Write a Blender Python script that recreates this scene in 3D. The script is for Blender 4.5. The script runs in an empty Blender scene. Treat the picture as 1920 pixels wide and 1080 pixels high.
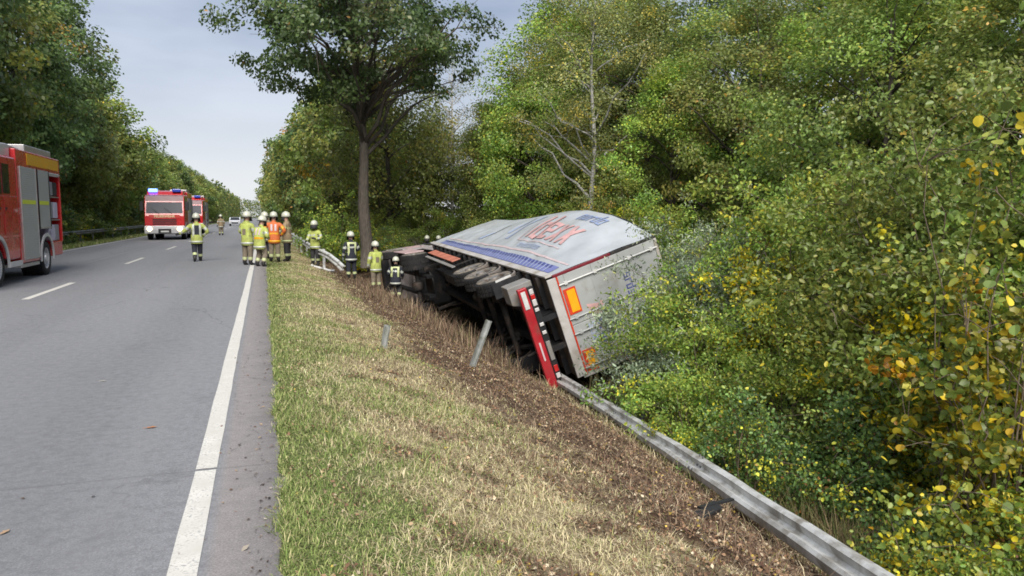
import bpy, bmesh, math, random
import numpy as np
from mathutils import Vector, Matrix
from mathutils.bvhtree import BVHTree

R = math.radians
SC = bpy.context.scene
COL = SC.collection
rnd = random.Random(7)

# ------------------------------------------------------------------ camera
cam_d = bpy.data.cameras.new('camera')
cam = bpy.data.objects.new('camera', cam_d)
COL.objects.link(cam)
cam.location = (0, 0, 1.75)
cam.rotation_euler = (math.pi / 2 - R(5.6001), 0, -R(18.4886))
cam_d.sensor_width = 36.0
cam_d.lens = 1387.0 / 1920.0 * 36.0
cam_d.clip_start = 0.05
cam_d.clip_end = 6000
SC.camera = cam

# ------------------------------------------------------------------ sky, sun, exposure
SUN_EL, SUN_AZ = 44.0, 192.0            # compass-style azimuth: 0 = +Y, 90 = +X
world = bpy.data.worlds.new('World')
SC.world = world
world.use_nodes = True
wn = world.node_tree
for n in list(wn.nodes):
    wn.nodes.remove(n)
def wnode(t, **k):
    n = wn.nodes.new(t)
    for a, b in k.items():
        setattr(n, a, b)
    return n
sky = wnode('ShaderNodeTexSky', sky_type='NISHITA', sun_disc=False)
sky.sun_elevation = R(SUN_EL)
sky.sun_rotation = R(SUN_AZ)
tc = wnode('ShaderNodeTexCoord')
mp = wnode('ShaderNodeMapping')
mp.inputs['Scale'].default_value = (1.0, 1.0, 3.2)
no = wnode('ShaderNodeTexNoise')
no.inputs['Scale'].default_value = 3.2
no.inputs['Detail'].default_value = 5.0
no.inputs['Roughness'].default_value = 0.5
ramp = wnode('ShaderNodeValToRGB')
ramp.color_ramp.elements[0].position = 0.34
ramp.color_ramp.elements[0].color = (1.72, 2.05, 2.72, 1)
ramp.color_ramp.elements[1].position = 0.68
ramp.color_ramp.elements[1].color = (2.85, 3.15, 3.75, 1)
sep = wnode('ShaderNodeSeparateXYZ')
hz = wnode('ShaderNodeMapRange')
hz.inputs['From Min'].default_value = 0.0
hz.inputs['From Max'].default_value = 0.24
hz.inputs['To Min'].default_value = 1.0
hz.inputs['To Max'].default_value = 0.0
hz.interpolation_type = 'SMOOTHSTEP'
mixh = wnode('ShaderNodeMix', data_type='RGBA')
mixh.inputs[7].default_value = (3.95, 4.05, 4.25, 1)
mixs = wnode('ShaderNodeMix', data_type='RGBA')
mixs.inputs[0].default_value = 0.93
bg = wnode('ShaderNodeBackground')
bg.inputs['Strength'].default_value = 0.05
wo = wnode('ShaderNodeOutputWorld')
L = wn.links.new
L(tc.outputs['Generated'], mp.inputs['Vector'])
L(mp.outputs[0], no.inputs['Vector'])
L(no.outputs['Fac'], ramp.inputs['Fac'])
L(tc.outputs['Generated'], sep.inputs[0])
L(sep.outputs['Z'], hz.inputs['Value'])
L(hz.outputs[0], mixh.inputs[0])
L(ramp.outputs['Color'], mixh.inputs[6])
L(sky.outputs['Color'], mixs.inputs[6])
L(mixh.outputs[2], mixs.inputs[7])
L(mixs.outputs[2], bg.inputs['Color'])
L(bg.outputs[0], wo.inputs['Surface'])

sun_d = bpy.data.lights.new('sun', 'SUN')
sun_d.energy = 1.5
sun_d.angle = R(42)
sun_d.color = (1.0, 0.95, 0.88)
sun = bpy.data.objects.new('sun', sun_d)
COL.objects.link(sun)
sd = Vector((math.sin(R(SUN_AZ)) * math.cos(R(SUN_EL)), math.cos(R(SUN_AZ)) * math.cos(R(SUN_EL)), math.sin(R(SUN_EL))))
sun.rotation_euler = sd.to_track_quat('Z', 'Y').to_euler()
sun.location = sd * 50

SC.view_settings.view_transform = 'Standard'
SC.view_settings.look = 'None'
SC.view_settings.gamma = 1.0
SC.view_settings.use_curve_mapping = False
SC.view_settings.exposure = 2.05
SC.render.engine = 'CYCLES'
SC.cycles.filter_width = 1.7
SC.cycles.max_bounces = 8
SC.cycles.diffuse_bounces = 5
SC.cycles.glossy_bounces = 2
SC.cycles.transmission_bounces = 5
SC.cycles.transparent_max_bounces = 6
SC.cycles.use_denoising = True

# ------------------------------------------------------------------ materials
MATS = {}
KP = .88            # common scale of the painted surfaces' base colours, set against the exposure
class NT:
    def __init__(s, name):
        s.m = bpy.data.materials.new(name)
        s.m.use_nodes = True
        s.t = s.m.node_tree
        s.b = s.t.nodes['Principled BSDF']
        s.out = s.t.nodes['Material Output']
    def n(s, t, ins=None, **k):
        x = s.t.nodes.new(t)
        for a, b in k.items():
            setattr(x, a, b)
        for a, b in (ins or {}).items():
            if hasattr(b, 'links'):
                s.t.links.new(b, x.inputs[a])
            else:
                x.inputs[a].default_value = b
        return x
    def l(s, a, b):
        s.t.links.new(a, b)
    def noise(s, scale, detail=4, rough=.55, vec=None, dist=0):
        i = {'Scale': scale, 'Detail': detail, 'Roughness': rough, 'Distortion': dist}
        if vec is not None:
            i['Vector'] = vec
        return s.n('ShaderNodeTexNoise', i).outputs['Fac']
    def ramp(s, fac, stops):
        r = s.n('ShaderNodeValToRGB', {'Fac': fac})
        e = r.color_ramp.elements
        while len(e) > len(stops):
            e.remove(e[-1])
        while len(e) < len(stops):
            e.new(0.5)
        for el, (p, c) in zip(e, stops):
            el.position = p
            el.color = (c, c, c, 1) if not hasattr(c, '__len__') else (*c[:3], 1)
        return r.outputs['Color']
    def mix(s, f, a, b, mode='MIX'):
        x = s.n('ShaderNodeMix', data_type='RGBA', blend_type=mode)
        for i, v in ((0, f), (6, a), (7, b)):
            if hasattr(v, 'links'):
                s.t.links.new(v, x.inputs[i])
            elif i == 0:
                x.inputs[0].default_value = v
            else:
                x.inputs[i].default_value = (*v[:3], 1)
        return x.outputs[2]
    def math(s, op, a, b=0.0, c=None):
        d = {0: a, 1: b}
        if c is not None:
            d[2] = c
        return s.n('ShaderNodeMath', d, operation=op).outputs[0]
    def mapr(s, v, a, b, c=0., d=1., smooth=True):
        x = s.n('ShaderNodeMapRange', {'Value': v, 'From Min': a, 'From Max': b, 'To Min': c, 'To Max': d})
        if smooth:
            x.interpolation_type = 'SMOOTHSTEP'
        return x.outputs[0]
    def coord(s):
        return s.n('ShaderNodeTexCoord').outputs['Object']
    def bump(s, hgt, strength=.3, dist=.02):
        x = s.n('ShaderNodeBump', {'Height': hgt, 'Strength': strength, 'Distance': dist})
        s.l(x.outputs[0], s.b.inputs['Normal'])

def paint(name, col, rough=.4, metal=0., var=.12, scale=6., dirt=None, dirt_amt=.0, spec=.5, bump=0., coat=0.):
    if name in MATS:
        return MATS[name]
    col = tuple(v * KP for v in col)
    dirt = tuple(v * KP for v in dirt) if dirt else dirt
    q = NT(name)
    co = q.coord()
    f = q.noise(scale, 5, .6, co)
    lo = tuple(c * (1 - var) for c in col)
    hi = tuple(min(1, c * (1 + var)) for c in col)
    c = q.ramp(f, [(.3, lo), (.7, hi)])
    if dirt:
        g = q.noise(scale * .6, 6, .65, co, .4)
        m = q.mapr(g, .62 - dirt_amt * .4, .80 - dirt_amt * .25)
        c = q.mix(m, c, dirt)
    q.l(c, q.b.inputs['Base Color'])
    q.l(q.mapr(f, .3, .7, max(.05, rough - .07), min(1, rough + .07)), q.b.inputs['Roughness'])
    q.b.inputs['Metallic'].default_value = metal
    q.b.inputs['Specular IOR Level'].default_value = spec
    q.b.inputs['Coat Weight'].default_value = coat
    if bump:
        q.bump(q.noise(scale * 8, 3, .6, co), bump, .01)
    MATS[name] = q.m
    return q.m

def glow(name, col, strength):
    if name in MATS:
        return MATS[name]
    q = NT(name)
    q.b.inputs['Base Color'].default_value = (*col, 1)
    q.b.inputs['Emission Color'].default_value = (*col, 1)
    q.b.inputs['Emission Strength'].default_value = strength
    q.b.inputs['Roughness'].default_value = .15
    MATS[name] = q.m
    return q.m

def leaf_mat():
    q = NT('leaf')
    a = q.n('ShaderNodeAttribute', attribute_name='leaf_color')
    oi = q.n('ShaderNodeObjectInfo').outputs['Random']
    hs = q.n('ShaderNodeHueSaturation', {'Color': a.outputs['Color'], 'Saturation': 1.06, 'Value': q.mapr(oi, 0, 1, .82, 1.22, False),
                                         'Hue': q.mapr(oi, 0, 1, .485, .51, False)})
    c = hs.outputs[0]
    q.l(c, q.b.inputs['Base Color'])
    q.b.inputs['Roughness'].default_value = .42
    q.b.inputs['Specular IOR Level'].default_value = .5
    tr = q.n('ShaderNodeBsdfTranslucent', {'Color': c})
    mx = q.n('ShaderNodeMixShader', {0: .42})
    q.l(q.b.outputs[0], mx.inputs[1])
    q.l(tr.outputs[0], mx.inputs[2])
    q.l(mx.outputs[0], q.out.inputs['Surface'])
    MATS['leaf'] = q.m
    return q.m
leaf_mat()

def bark(name, lo, hi, birch=False):
    q = NT(name)
    co = q.coord()
    v = q.n('ShaderNodeMapping', {'Vector': co, 'Scale': (7, 7, 1.6) if not birch else (2, 2, 9)}).outputs[0]
    f = q.noise(2.6, 6, .65, v, .3)
    if birch:
        c = q.ramp(f, [(.36, (.03, .028, .025)), (.44, lo), (.6, hi)])
    else:
        c = q.ramp(f, [(.32, lo), (.68, hi)])
        g = q.noise(.9, 3, .5, co)
        c = q.mix(q.mapr(g, .55, .75, 0, .5), c, (.07, .085, .05))
    q.l(c, q.b.inputs['Base Color'])
    q.b.inputs['Roughness'].default_value = .9
    q.bump(f, .6, .03)
    MATS[name] = q.m
    return q.m
bark('bark_brown', (.03, .025, .02), (.105, .088, .07))
bark('bark_birch', (.26, .25, .235), (.48, .47, .44), True)
bark('twig_brown', (.06, .043, .028), (.20, .155, .11))

def attr_mat(name, attr, rough=.85, trans=.15):
    q = NT(name)
    a = q.n('ShaderNodeAttribute', attribute_name=attr)
    q.l(a.outputs['Color'], q.b.inputs['Base Color'])
    q.b.inputs['Roughness'].default_value = rough
    q.b.inputs['Specular IOR Level'].default_value = .25
    tr = q.n('ShaderNodeBsdfTranslucent')
    q.l(a.outputs['Color'], tr.inputs['Color'])
    mx = q.n('ShaderNodeMixShader', {0: trans})
    q.l(q.b.outputs[0], mx.inputs[1])
    q.l(tr.outputs[0], mx.inputs[2])
    q.l(mx.outputs[0], q.out.inputs['Surface'])
    MATS[name] = q.m
    return q.m
attr_mat('blade', 'leaf_color')

# ------------------------------------------------------------------ mesh helpers
def tag(o, label=None, cat=None, group=None, kind=None):
    if label: o['label'] = label
    if cat: o['category'] = cat
    if group: o['group'] = group
    if kind: o['kind'] = kind
    return o

def empty(name, label, cat, loc=(0, 0, 0), rz=0., group=None, mat=None):
    o = bpy.data.objects.new(name, None)
    o.empty_display_size = .2
    COL.objects.link(o)
    if mat is not None:
        o.matrix_world = mat
    else:
        o.location = loc
        o.rotation_euler = (0, 0, rz)
    return tag(o, label, cat, group)

def link(name, me, parent=None):
    o = bpy.data.objects.new(name, me)
    COL.objects.link(o)
    if parent is not None:
        o.parent = parent
    return o

def rot_to(d):
    return Vector(d).to_track_quat('Z', 'Y').to_matrix()

class MB:
    def __init__(s):
        s.v = []; s.f = []; s.m = []
    def add(s, V, F, m=0):
        b = len(s.v)
        s.v += [tuple(p) for p in V]
        for f in F:
            s.f.append(tuple(i + b for i in f)); s.m.append(m)
        return s
    def bx(s, x0, x1, y0, y1, z0, z1, m=0):
        V = [(x, y, z) for z in (z0, z1) for y in (y0, y1) for x in (x0, x1)]
        return s.add(V, [(0, 2, 3, 1), (4, 5, 7, 6), (0, 1, 5, 4), (2, 6, 7, 3), (0, 4, 6, 2), (1, 3, 7, 5)], m)
    def beam(s, p0, p1, w, t, up=(0, 0, 1), m=0):
        p0, p1 = Vector(p0), Vector(p1)
        d = (p1 - p0).normalized()
        sd_ = d.cross(Vector(up)).normalized() * (w / 2)
        un = sd_.cross(d).normalized() * (t / 2)
        V = [p + a * sd_ + b * un for p in (p0, p1) for a, b in ((-1, -1), (1, -1), (1, 1), (-1, 1))]
        return s.add(V, [(0, 1, 2, 3), (7, 6, 5, 4), (0, 4, 5, 1), (1, 5, 6, 2), (2, 6, 7, 3), (3, 7, 4, 0)], m)
    def tube(s, path, rad, n=8, caps=True, m=0):
        path = [Vector(p) for p in path]
        if not hasattr(rad, '__len__'):
            rad = [rad] * len(path)
        V, F = [], []
        px = None
        for i, p in enumerate(path):
            d = (path[min(i + 1, len(path) - 1)] - path[max(i - 1, 0)])
            d = d.normalized() if d.length > 1e-9 else Vector((0, 0, 1))
            if px is None:
                px = d.orthogonal().normalized()
            else:
                px = (px - d * px.dot(d))
                px = px.normalized() if px.length > 1e-6 else d.orthogonal().normalized()
            py = d.cross(px)
            for k in range(n):
                a = 2 * math.pi * k / n
                V.append(p + (px * math.cos(a) + py * math.sin(a)) * rad[i])
        for i in range(len(path) - 1):
            for k in range(n):
                F.append((i * n + k, i * n + (k + 1) % n, (i + 1) * n + (k + 1) % n, (i + 1) * n + k))
        if caps:
            F.append(tuple(range(n))[::-1]); F.append(tuple((len(path) - 1) * n + k for k in range(n)))
        return s.add(V, F, m)
    def lathe(s, prof, c=(0, 0, 0), axis=(0, 0, 1), n=20, m=0, a0=0., a1=2 * math.pi):
        Rm = rot_to(axis); c = Vector(c)
        full = abs(a1 - a0 - 2 * math.pi) < 1e-6
        cnt = n if full else n + 1
        V, F = [], []
        for r_, z in prof:
            for k in range(cnt):
                a = a0 + (a1 - a0) * k / n
                V.append(c + Rm @ Vector((r_ * math.cos(a), r_ * math.sin(a), z)))
        for i in range(len(prof) - 1):
            for k in range(n):
                k2 = (k + 1) % cnt
                F.append((i * cnt + k, i * cnt + k2, (i + 1) * cnt + k2, (i + 1) * cnt + k))
        return s.add(V, F, m)
    def prism(s, poly, x0, x1, m=0):        # poly in (y, z), extruded along x
        n = len(poly)
        V = [(x0, y, z) for y, z in poly] + [(x1, y, z) for y, z in poly]
        F = [tuple(range(n))[::-1], tuple(range(n, 2 * n))]
        F += [(i, (i + 1) % n, n + (i + 1) % n, n + i) for i in range(n)]
        return s.add(V, F, m)
    def build(s, name, mats, parent=None, smooth=False, bevel=0., M=None):
        me = bpy.data.meshes.new(name)
        me.from_pydata(s.v, [], s.f)
        if not isinstance(mats, (list, tuple)):
            mats = [mats]
        for q in mats:
            me.materials.append(MATS[q] if isinstance(q, str) else q)
        if len(mats) > 1:
            me.polygons.foreach_set('material_index', s.m)
        if M is not None:
            me.transform(M)
        bm = bmesh.new(); bm.from_mesh(me)
        bmesh.ops.recalc_face_normals(bm, faces=bm.faces)
        bm.to_mesh(me); bm.free()
        o = link(name, me, parent)
        if smooth:
            me.polygons.foreach_set('use_smooth', [True] * len(me.polygons))
            if smooth != 'all':
                try:
                    me.set_sharp_from_angle(angle=R(40))
                except Exception:
                    pass
        if bevel:
            b = o.modifiers.new('bevel', 'BEVEL'); b.width = bevel; b.segments = 2; b.limit_method = 'ANGLE'; b.angle_limit = R(35)
        return o

def np_mesh(name, V, F, mats, color=None, matidx=None):
    """V (n,3); F (m,k) all faces the same length; color (m,3) stored per face as leaf_color."""
    me = bpy.data.meshes.new(name)
    V = np.ascontiguousarray(V, np.float32); F = np.ascontiguousarray(F, np.int32)
    k = F.shape[1]
    me.vertices.add(len(V)); me.vertices.foreach_set('co', V.ravel())
    me.loops.add(F.size); me.loops.foreach_set('vertex_index', F.ravel())
    me.polygons.add(len(F)); me.polygons.foreach_set('loop_start', np.arange(0, F.size, k, dtype=np.int32))
    for q in (mats if isinstance(mats, (list, tuple)) else [mats]):
        me.materials.append(MATS[q] if isinstance(q, str) else q)
    if color is not None:
        a = me.attributes.new('leaf_color', 'FLOAT_COLOR', 'FACE')
        c = np.ones((len(F), 4), np.float32); c[:, :3] = color
        a.data.foreach_set('color', c.ravel())
    if matidx is not None:
        me.polygons.foreach_set('material_index', np.asarray(matidx, np.int32))
    me.update(calc_edges=True)
    return me

ORD = ['first', 'second', 'third', 'fourth', 'fifth', 'sixth', 'seventh', 'eighth', 'ninth', 'tenth', 'eleventh', 'twelfth',
       'thirteenth', 'fourteenth', 'fifteenth', 'sixteenth', 'seventeenth', 'eighteenth', 'nineteenth', 'twentieth']
def ordinal(i):
    return ORD[i] if i < 20 else ('twenty-' + ORD[i - 20] if i < 29 else ('thirtieth' if i == 29 else 'thirty-' + ORD[i - 30]))

# ------------------------------------------------------------------ terrain
KX = [-400, -60, -16, -13.5, -11.5, -10.2, -9.68, -9.6, 0.0, .05, .35, 1.0, 1.85, 3.1, 4.05, 5, 6, 6.6, 7.3, 8, 9.5, 12, 60, 400]
KZ = [-.6, -.6, -.5, -.35, -.12, -.04, -.012, -.03, -.03, -.012, -.03, -.10, -.29, -.70, -1.14, -1.6, -2.12, -2.36, -2.42, -2.2, -1.55, -1.15, -1.0, -1.0]
def hbase(x):
    return np.interp(x, KX, KZ)
def vnoise(x, y, s, seed=0):
    xs, ys = np.asarray(x, float) * s + seed * 17.3, np.asarray(y, float) * s + seed * 9.1
    return (np.sin(xs * 1.7 + np.sin(ys * 1.3) * 1.4) + np.sin(ys * 2.1 + np.sin(xs * 1.1 + 2) * 1.7) + np.sin((xs + ys) * 1.37 + 1.2)) / 3
def h(x, y):
    x = np.asarray(x, float); y = np.asarray(y, float)
    w = np.clip((x - .15) / 1.5, 0, 1) + np.clip((-9.9 - x) / 2, 0, 1)
    wb = np.clip((x - 1.7) / .9, 0, 1) * np.clip((6.2 - x) / .8, 0, 1) * np.clip((40 - y) / 8, 0, 1)
    z0 = hbase(x)
    fl = np.clip((y - 34.5) / 3.0, 0, 1); fl = fl * fl * (3 - 2 * fl) * np.clip((x - 4.2) / 1.2, 0, 1)
    z0 = z0 * (1 - fl) + np.maximum(z0, -1.05) * fl          # the ditch runs out past the lorry
    return z0 + wb * (.045 * vnoise(x, y, 3.1, 6) + .028 * vnoise(x, y, 8.3, 8) - .02) + w * (.035 * vnoise(x, y, 1.6) + .022 * vnoise(x, y, 4.7, 3) + .012 * vnoise(x, y, 11, 5))
def hf(x, y):
    return float(h(x, y))

def build_ground():
    xs = np.unique(np.concatenate([[-400, -200, -100, -60, -40, -30, -25], np.arange(-20, -9.7, .5), [-9.68, -9.6], np.linspace(-9, -.2, 8),
                                   [0.0, .03], np.arange(.06, 9.6, .09), np.arange(9.7, 20, .5), [22, 26, 30, 40, 60, 100, 200, 400]]))
    ys = np.unique(np.concatenate([[-60, -30, -15, -8, -4, -1], np.arange(0, 20, .1), np.arange(20, 45, .3), np.arange(45, 100, 2.), [110, 130, 160, 200, 260, 350, 500, 800, 1500]]))
    X, Y = np.meshgrid(xs, ys)
    # ragged edge of the asphalt: the turf creeps in and out
    Z = h(X, Y)
    V = np.stack([X.ravel(), Y.ravel(), Z.ravel()], 1)
    nx, ny = len(xs), len(ys)
    i = np.arange(ny - 1)[:, None] * nx + np.arange(nx - 1)[None, :]
    F = np.stack([i, i + 1, i + nx + 1, i + nx], -1).reshape(-1, 4)
    q = NT('ground')
    co = q.coord()
    sp = q.n('ShaderNodeSeparateXYZ', {0: co})
    x = sp.outputs['X']
    n1 = q.noise(.9, 5, .6, co); n2 = q.noise(5, 5, .65, co); n3 = q.noise(38, 4, .7, co)
    xw = q.math('ADD', x, q.math('MULTIPLY', q.math('SUBTRACT', n1, .5), 1.8))
    green = q.ramp(n2, [(.3, (0.090, 0.106, 0.037)), (.7, (0.180, 0.200, 0.079))])
    yv = sp.outputs['Y']
    sh_ = q.mapr(yv, 4.0, 12.5, .38, -.12)
    straw = q.ramp(n3, [(.3, (0.172, 0.138, 0.081)), (.7, (0.424, 0.355, 0.217))])
    brown = q.ramp(n3, [(.25, (0.031, 0.018, 0.012)), (.5, (0.081, 0.051, 0.033)), (.75, (0.186, 0.128, 0.084))])
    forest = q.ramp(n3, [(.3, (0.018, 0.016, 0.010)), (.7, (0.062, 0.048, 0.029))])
    c = q.mix(q.mapr(xw, .5, 1.25), green, straw)
    c = q.mix(q.mapr(q.math('SUBTRACT', q.math('ADD', xw, q.math('MULTIPLY', q.math('SUBTRACT', n2, .5), 1.6)), sh_), 1.75, 2.75), c, brown)
    c = q.mix(q.math('MULTIPLY', q.mapr(n2, .58, .70), q.mapr(x, 3.2, 2.6)), c, brown)
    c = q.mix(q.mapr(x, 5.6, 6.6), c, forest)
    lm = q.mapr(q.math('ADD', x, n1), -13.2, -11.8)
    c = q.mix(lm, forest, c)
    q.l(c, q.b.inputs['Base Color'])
    q.b.inputs['Roughness'].default_value = .95
    q.b.inputs['Specular IOR Level'].default_value = .15
    q.bump(q.math('ADD', n3, q.math('MULTIPLY', n2, 1.5)), .9, .04)
    MATS['ground'] = q.m
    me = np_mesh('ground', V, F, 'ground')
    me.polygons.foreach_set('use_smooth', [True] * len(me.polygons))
    o = link('ground', me); tag(o, 'grass verge sloping down to the ditch and wood', None, None, 'structure')
build_ground()

def build_road():
    q = NT('asphalt')
    co = q.coord()
    sp = q.n('ShaderNodeSeparateXYZ', {0: co})
    x, y = sp.outputs['X'], sp.outputs['Y']
    fine = q.noise(85, 5, .8, co); mid = q.noise(11, 6, .7, co); big = q.noise(.35, 4, .5, q.n('ShaderNodeMapping', {'Vector': co, 'Scale': (1.4, .25, 1)}).outputs[0])
    streak = q.noise(1.0, 3, .5, q.n('ShaderNodeMapping', {'Vector': co, 'Scale': (2.6, .03, 1)}).outputs[0])
    c = q.ramp(fine, [(.3, (0.097, 0.099, 0.107)), (.5, (0.198, 0.201, 0.212)), (.7, (0.326, 0.330, 0.343))])
    c = q.mix(q.mapr(mid, .40, .72, 0, .55), c, (.115, .118, .127))
    blot = q.noise(34, 3, .6, co)
    c = q.mix(q.mapr(blot, .52, .72, 0, .4), c, (.30, .304, .315))
    c = q.mix(q.mapr(blot, .46, .28, 0, .4), c, (.10, .102, .11))
    cw = q.n('ShaderNodeMapping', {'Vector': q.mix(.25, co, q.n('ShaderNodeTexNoise', {'Scale': 1.6, 'Vector': co, 'Detail': 4.0}).outputs['Color']), 'Scale': (.34, .11, 1)}).outputs[0]
    vc = q.n('ShaderNodeTexVoronoi', {'Vector': cw, 'Scale': 1.0}, feature='DISTANCE_TO_EDGE')
    lc = q.math('MULTIPLY', q.mapr(vc.outputs['Distance'], 0, .0045, 1, 0), q.mapr(q.noise(.5, 2, .5, co), .42, .58))
    c = q.mix(q.math('MULTIPLY', lc, .55), c, (.06, .06, .063))
    jt = q.math('MULTIPLY', q.mapr(q.math('ABSOLUTE', q.math('SUBTRACT', q.math('ADD', y, q.math('MULTIPLY', mid, .05)), 5.405)), 0, .02, 1, 0), .35)
    c = q.mix(q.mapr(big, .35, .7, 0, .28), c, (0.106, 0.108, 0.114))
    c = q.mix(q.mapr(streak, .45, .75, 0, .3), c, (0.194, 0.195, 0.202))
    for xt in (-1.55, -3.55, -6.2, -8.1):
        d_ = q.math('ABSOLUTE', q.math('SUBTRACT', x, xt))
        c = q.mix(q.math('MULTIPLY', q.mapr(d_, .15, .6, .22, 0), q.mapr(mid, .2, .7)), c, (0.101, 0.104, 0.110))
    st = q.noise(.9, 6, .7, co, .6)
    c = q.mix(q.mapr(st, .56, .74, 0, .42), c, (0.088, 0.088, 0.092))
    gr = q.noise(420, 2, .5, co)
    c = q.mix(q.mapr(gr, .66, .74, 0, .55), c, (0.422, 0.422, 0.422))
    c = q.mix(q.mapr(gr, .34, .27, 0, .5), c, (0.044, 0.044, 0.048))
    # slightly browner, dirtier shoulder beyond the edge line
    sh = q.mapr(x, -.36, -.28)
    cs = q.ramp(fine, [(.3, (0.123, 0.112, 0.111)), (.5, (0.233, 0.214, 0.210)), (.7, (0.361, 0.334, 0.328))])
    cs = q.mix(q.mapr(mid, .35, .75, 0, .4), cs, (0.132, 0.123, 0.120))
    c = q.mix(sh, c, cs)
    c = q.mix(jt, c, (.07, .068, .066))
    # hairline cracks in the shoulder
    v = q.n('ShaderNodeTexVoronoi', {'Vector': q.n('ShaderNodeMapping', {'Vector': q.mix(.12, co, q.n('ShaderNodeTexNoise', {'Scale': 3.0, 'Vector': co}).outputs['Color']), 'Scale': (1.6, .55, 1)}).outputs[0], 'Scale': 1.0}, feature='DISTANCE_TO_EDGE')
    ck = q.mapr(v.outputs['Distance'], .0, .012, 1, 0)
    ck = q.math('MULTIPLY', ck, q.math('MULTIPLY', q.mapr(mid, .45, .62), sh))
    c = q.mix(q.math('MULTIPLY', ck, .6), c, (0.053, 0.048, 0.046))
    q.l(c, q.b.inputs['Base Color'])
    q.l(q.mapr(mid, .3, .7, .72, .88), q.b.inputs['Roughness'])
    q.b.inputs['Specular IOR Level'].default_value = .35
    q.bump(fine, .5, .006)
    MATS['asphalt'] = q.m
    # ragged right edge
    ys = np.unique(np.concatenate([np.arange(-12, 40, .12), np.arange(40, 120, 1.), [150, 200, 300, 500, 900]]))
    g = np.random.default_rng(3)
    xr = .045 + .034 * vnoise(ys * 0, ys, 1.9) + .026 * vnoise(ys * 0, ys, 6, 2) + g.normal(0, .009, len(ys))
    cols = [-9.66, -5, -.3]
    V = []
    for y, e in zip(ys, xr):
        V += [(c_, y, 0) for c_ in cols] + [(e, y, -.001), (e + .012, y, -.05)]
    k = 5
    F = [(i * k + j, i * k + j + 1, (i + 1) * k + j + 1, (i + 1) * k + j) for i in range(len(ys) - 1) for j in range(k - 1)]
    me = np_mesh('road', V, F, 'asphalt')
    tag(link('road', me), 'grey asphalt road with a narrow shoulder', None, None, 'structure')
    # painted lines, worn
    p = NT('road_paint')
    co = p.coord()
    f = p.noise(60, 4, .7, co); g2 = p.noise(5, 4, .6, co)
    c = p.ramp(g2, [(.3, (0.46, 0.445, 0.405)), (.7, (0.58, 0.565, 0.525))])
    wear = p.math('MULTIPLY', p.mapr(f, .50, .66), p.mapr(g2, .34, .58))
    c = p.mix(p.math('MULTIPLY', wear, .75), c, (0.176, 0.176, 0.176))
    p.l(c, p.b.inputs['Base Color']); p.b.inputs['Roughness'].default_value = .75
    p.bump(f, .3, .004)
    MATS['road_paint'] = p.m
    p = NT('road_paint_faint')
    f = p.noise(30, 4, .7, p.coord())
    p.l(p.ramp(f, [(.42, (0.158, 0.163, 0.172)), (.62, (0.246, 0.251, 0.255))]), p.b.inputs['Base Color']); p.b.inputs['Roughness'].default_value = .8
    MATS['road_paint_faint'] = p.m
    mb = MB()
    def strip(x0, x1, y0, y1, wob=.004):
        n = max(2, int((y1 - y0) / .5))
        yy = [y0 + (y1 - y0) * i / n for i in range(n + 1)]
        V = []
        for y in yy:
            V += [(x0 + rnd.uniform(-wob, wob), y, .004), (x1 + rnd.uniform(-wob, wob), y, .004)]
        mb.add(V, [(2 * i, 2 * i + 1, 2 * i + 3, 2 * i + 2) for i in range(n)])
    strip(-.50, -.362, -10, 5.36); strip(-.50, -.362, 5.40, 60); strip(-.50, -.362, 60, 600, 0)
    strip(-9.45, -9.32, -10, 60); strip(-9.45, -9.32, 60, 600, 0)
    y = 17.7 - 24
    while y < 400:
        strip(-4.86, -4.71, y, y + 4.1); y += 12.05
    mb.build('road_markings', 'road_paint')
    bpy.data.objects['road_markings']['kind'] = 'structure'
    mb.__init__()
    strip(-6.3, -6.2, 30, 62, 0)
    o = mb.build('old_road_marking', 'road_paint_faint'); o['kind'] = 'structure'
build_road()

# ------------------------------------------------------------------ foliage
def unit(a):
    return a / np.maximum(np.linalg.norm(a, axis=1, keepdims=True), 1e-9)

def leaves(C, size, g, up=.35, outward=None, fold=.25, aspect=.62, shape='oval'):
    """C (n,3) leaf centres; size (n,) leaf length -> V, F (quads, two per leaf when 'oval', else one)"""
    n = len(C)
    nrm = g.normal(size=(n, 3)); nrm[:, 2] = np.abs(nrm[:, 2]) * .6 + up
    if outward is not None:
        nrm += outward * .8
    nrm = unit(nrm)
    t = g.normal(size=(n, 3)); t[:, 2] -= .35
    t = unit(t - nrm * np.sum(t * nrm, 1, keepdims=True))
    s = np.cross(nrm, t)
    Ls = size[:, None]; W = Ls * aspect
    if shape == 'quad':
        b = C - t * Ls * .5; e = C + t * Ls * .5
        l = C + s * W * .5 + nrm * Ls * fold * .3 - t * Ls * .06; r = C - s * W * .5 + nrm * Ls * fold * .3 - t * Ls * .06
        V = np.stack([b, l, e, r], 1).reshape(-1, 3)
        return V, np.arange(4 * n).reshape(-1, 4), 1
    b = C - t * Ls * .5; e = C + t * Ls * .5 - nrm * Ls * .08
    up_ = nrm * Ls * fold * .35
    l1 = C - t * Ls * .2 + s * W * .46 + up_; l2 = C + t * Ls * .2 + s * W * .40 + up_
    r1 = C - t * Ls * .2 - s * W * .46 + up_; r2 = C + t * Ls * .2 - s * W * .40 + up_
    V = np.stack([b, l1, l2, e, r2, r1], 1).reshape(-1, 3)
    i = np.arange(n)[:, None] * 6
    F = np.concatenate([i + np.array([[0, 1, 2, 3]]), i + np.array([[0, 3, 4, 5]])], 1).reshape(-1, 4)
    return V, F, 2

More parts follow.
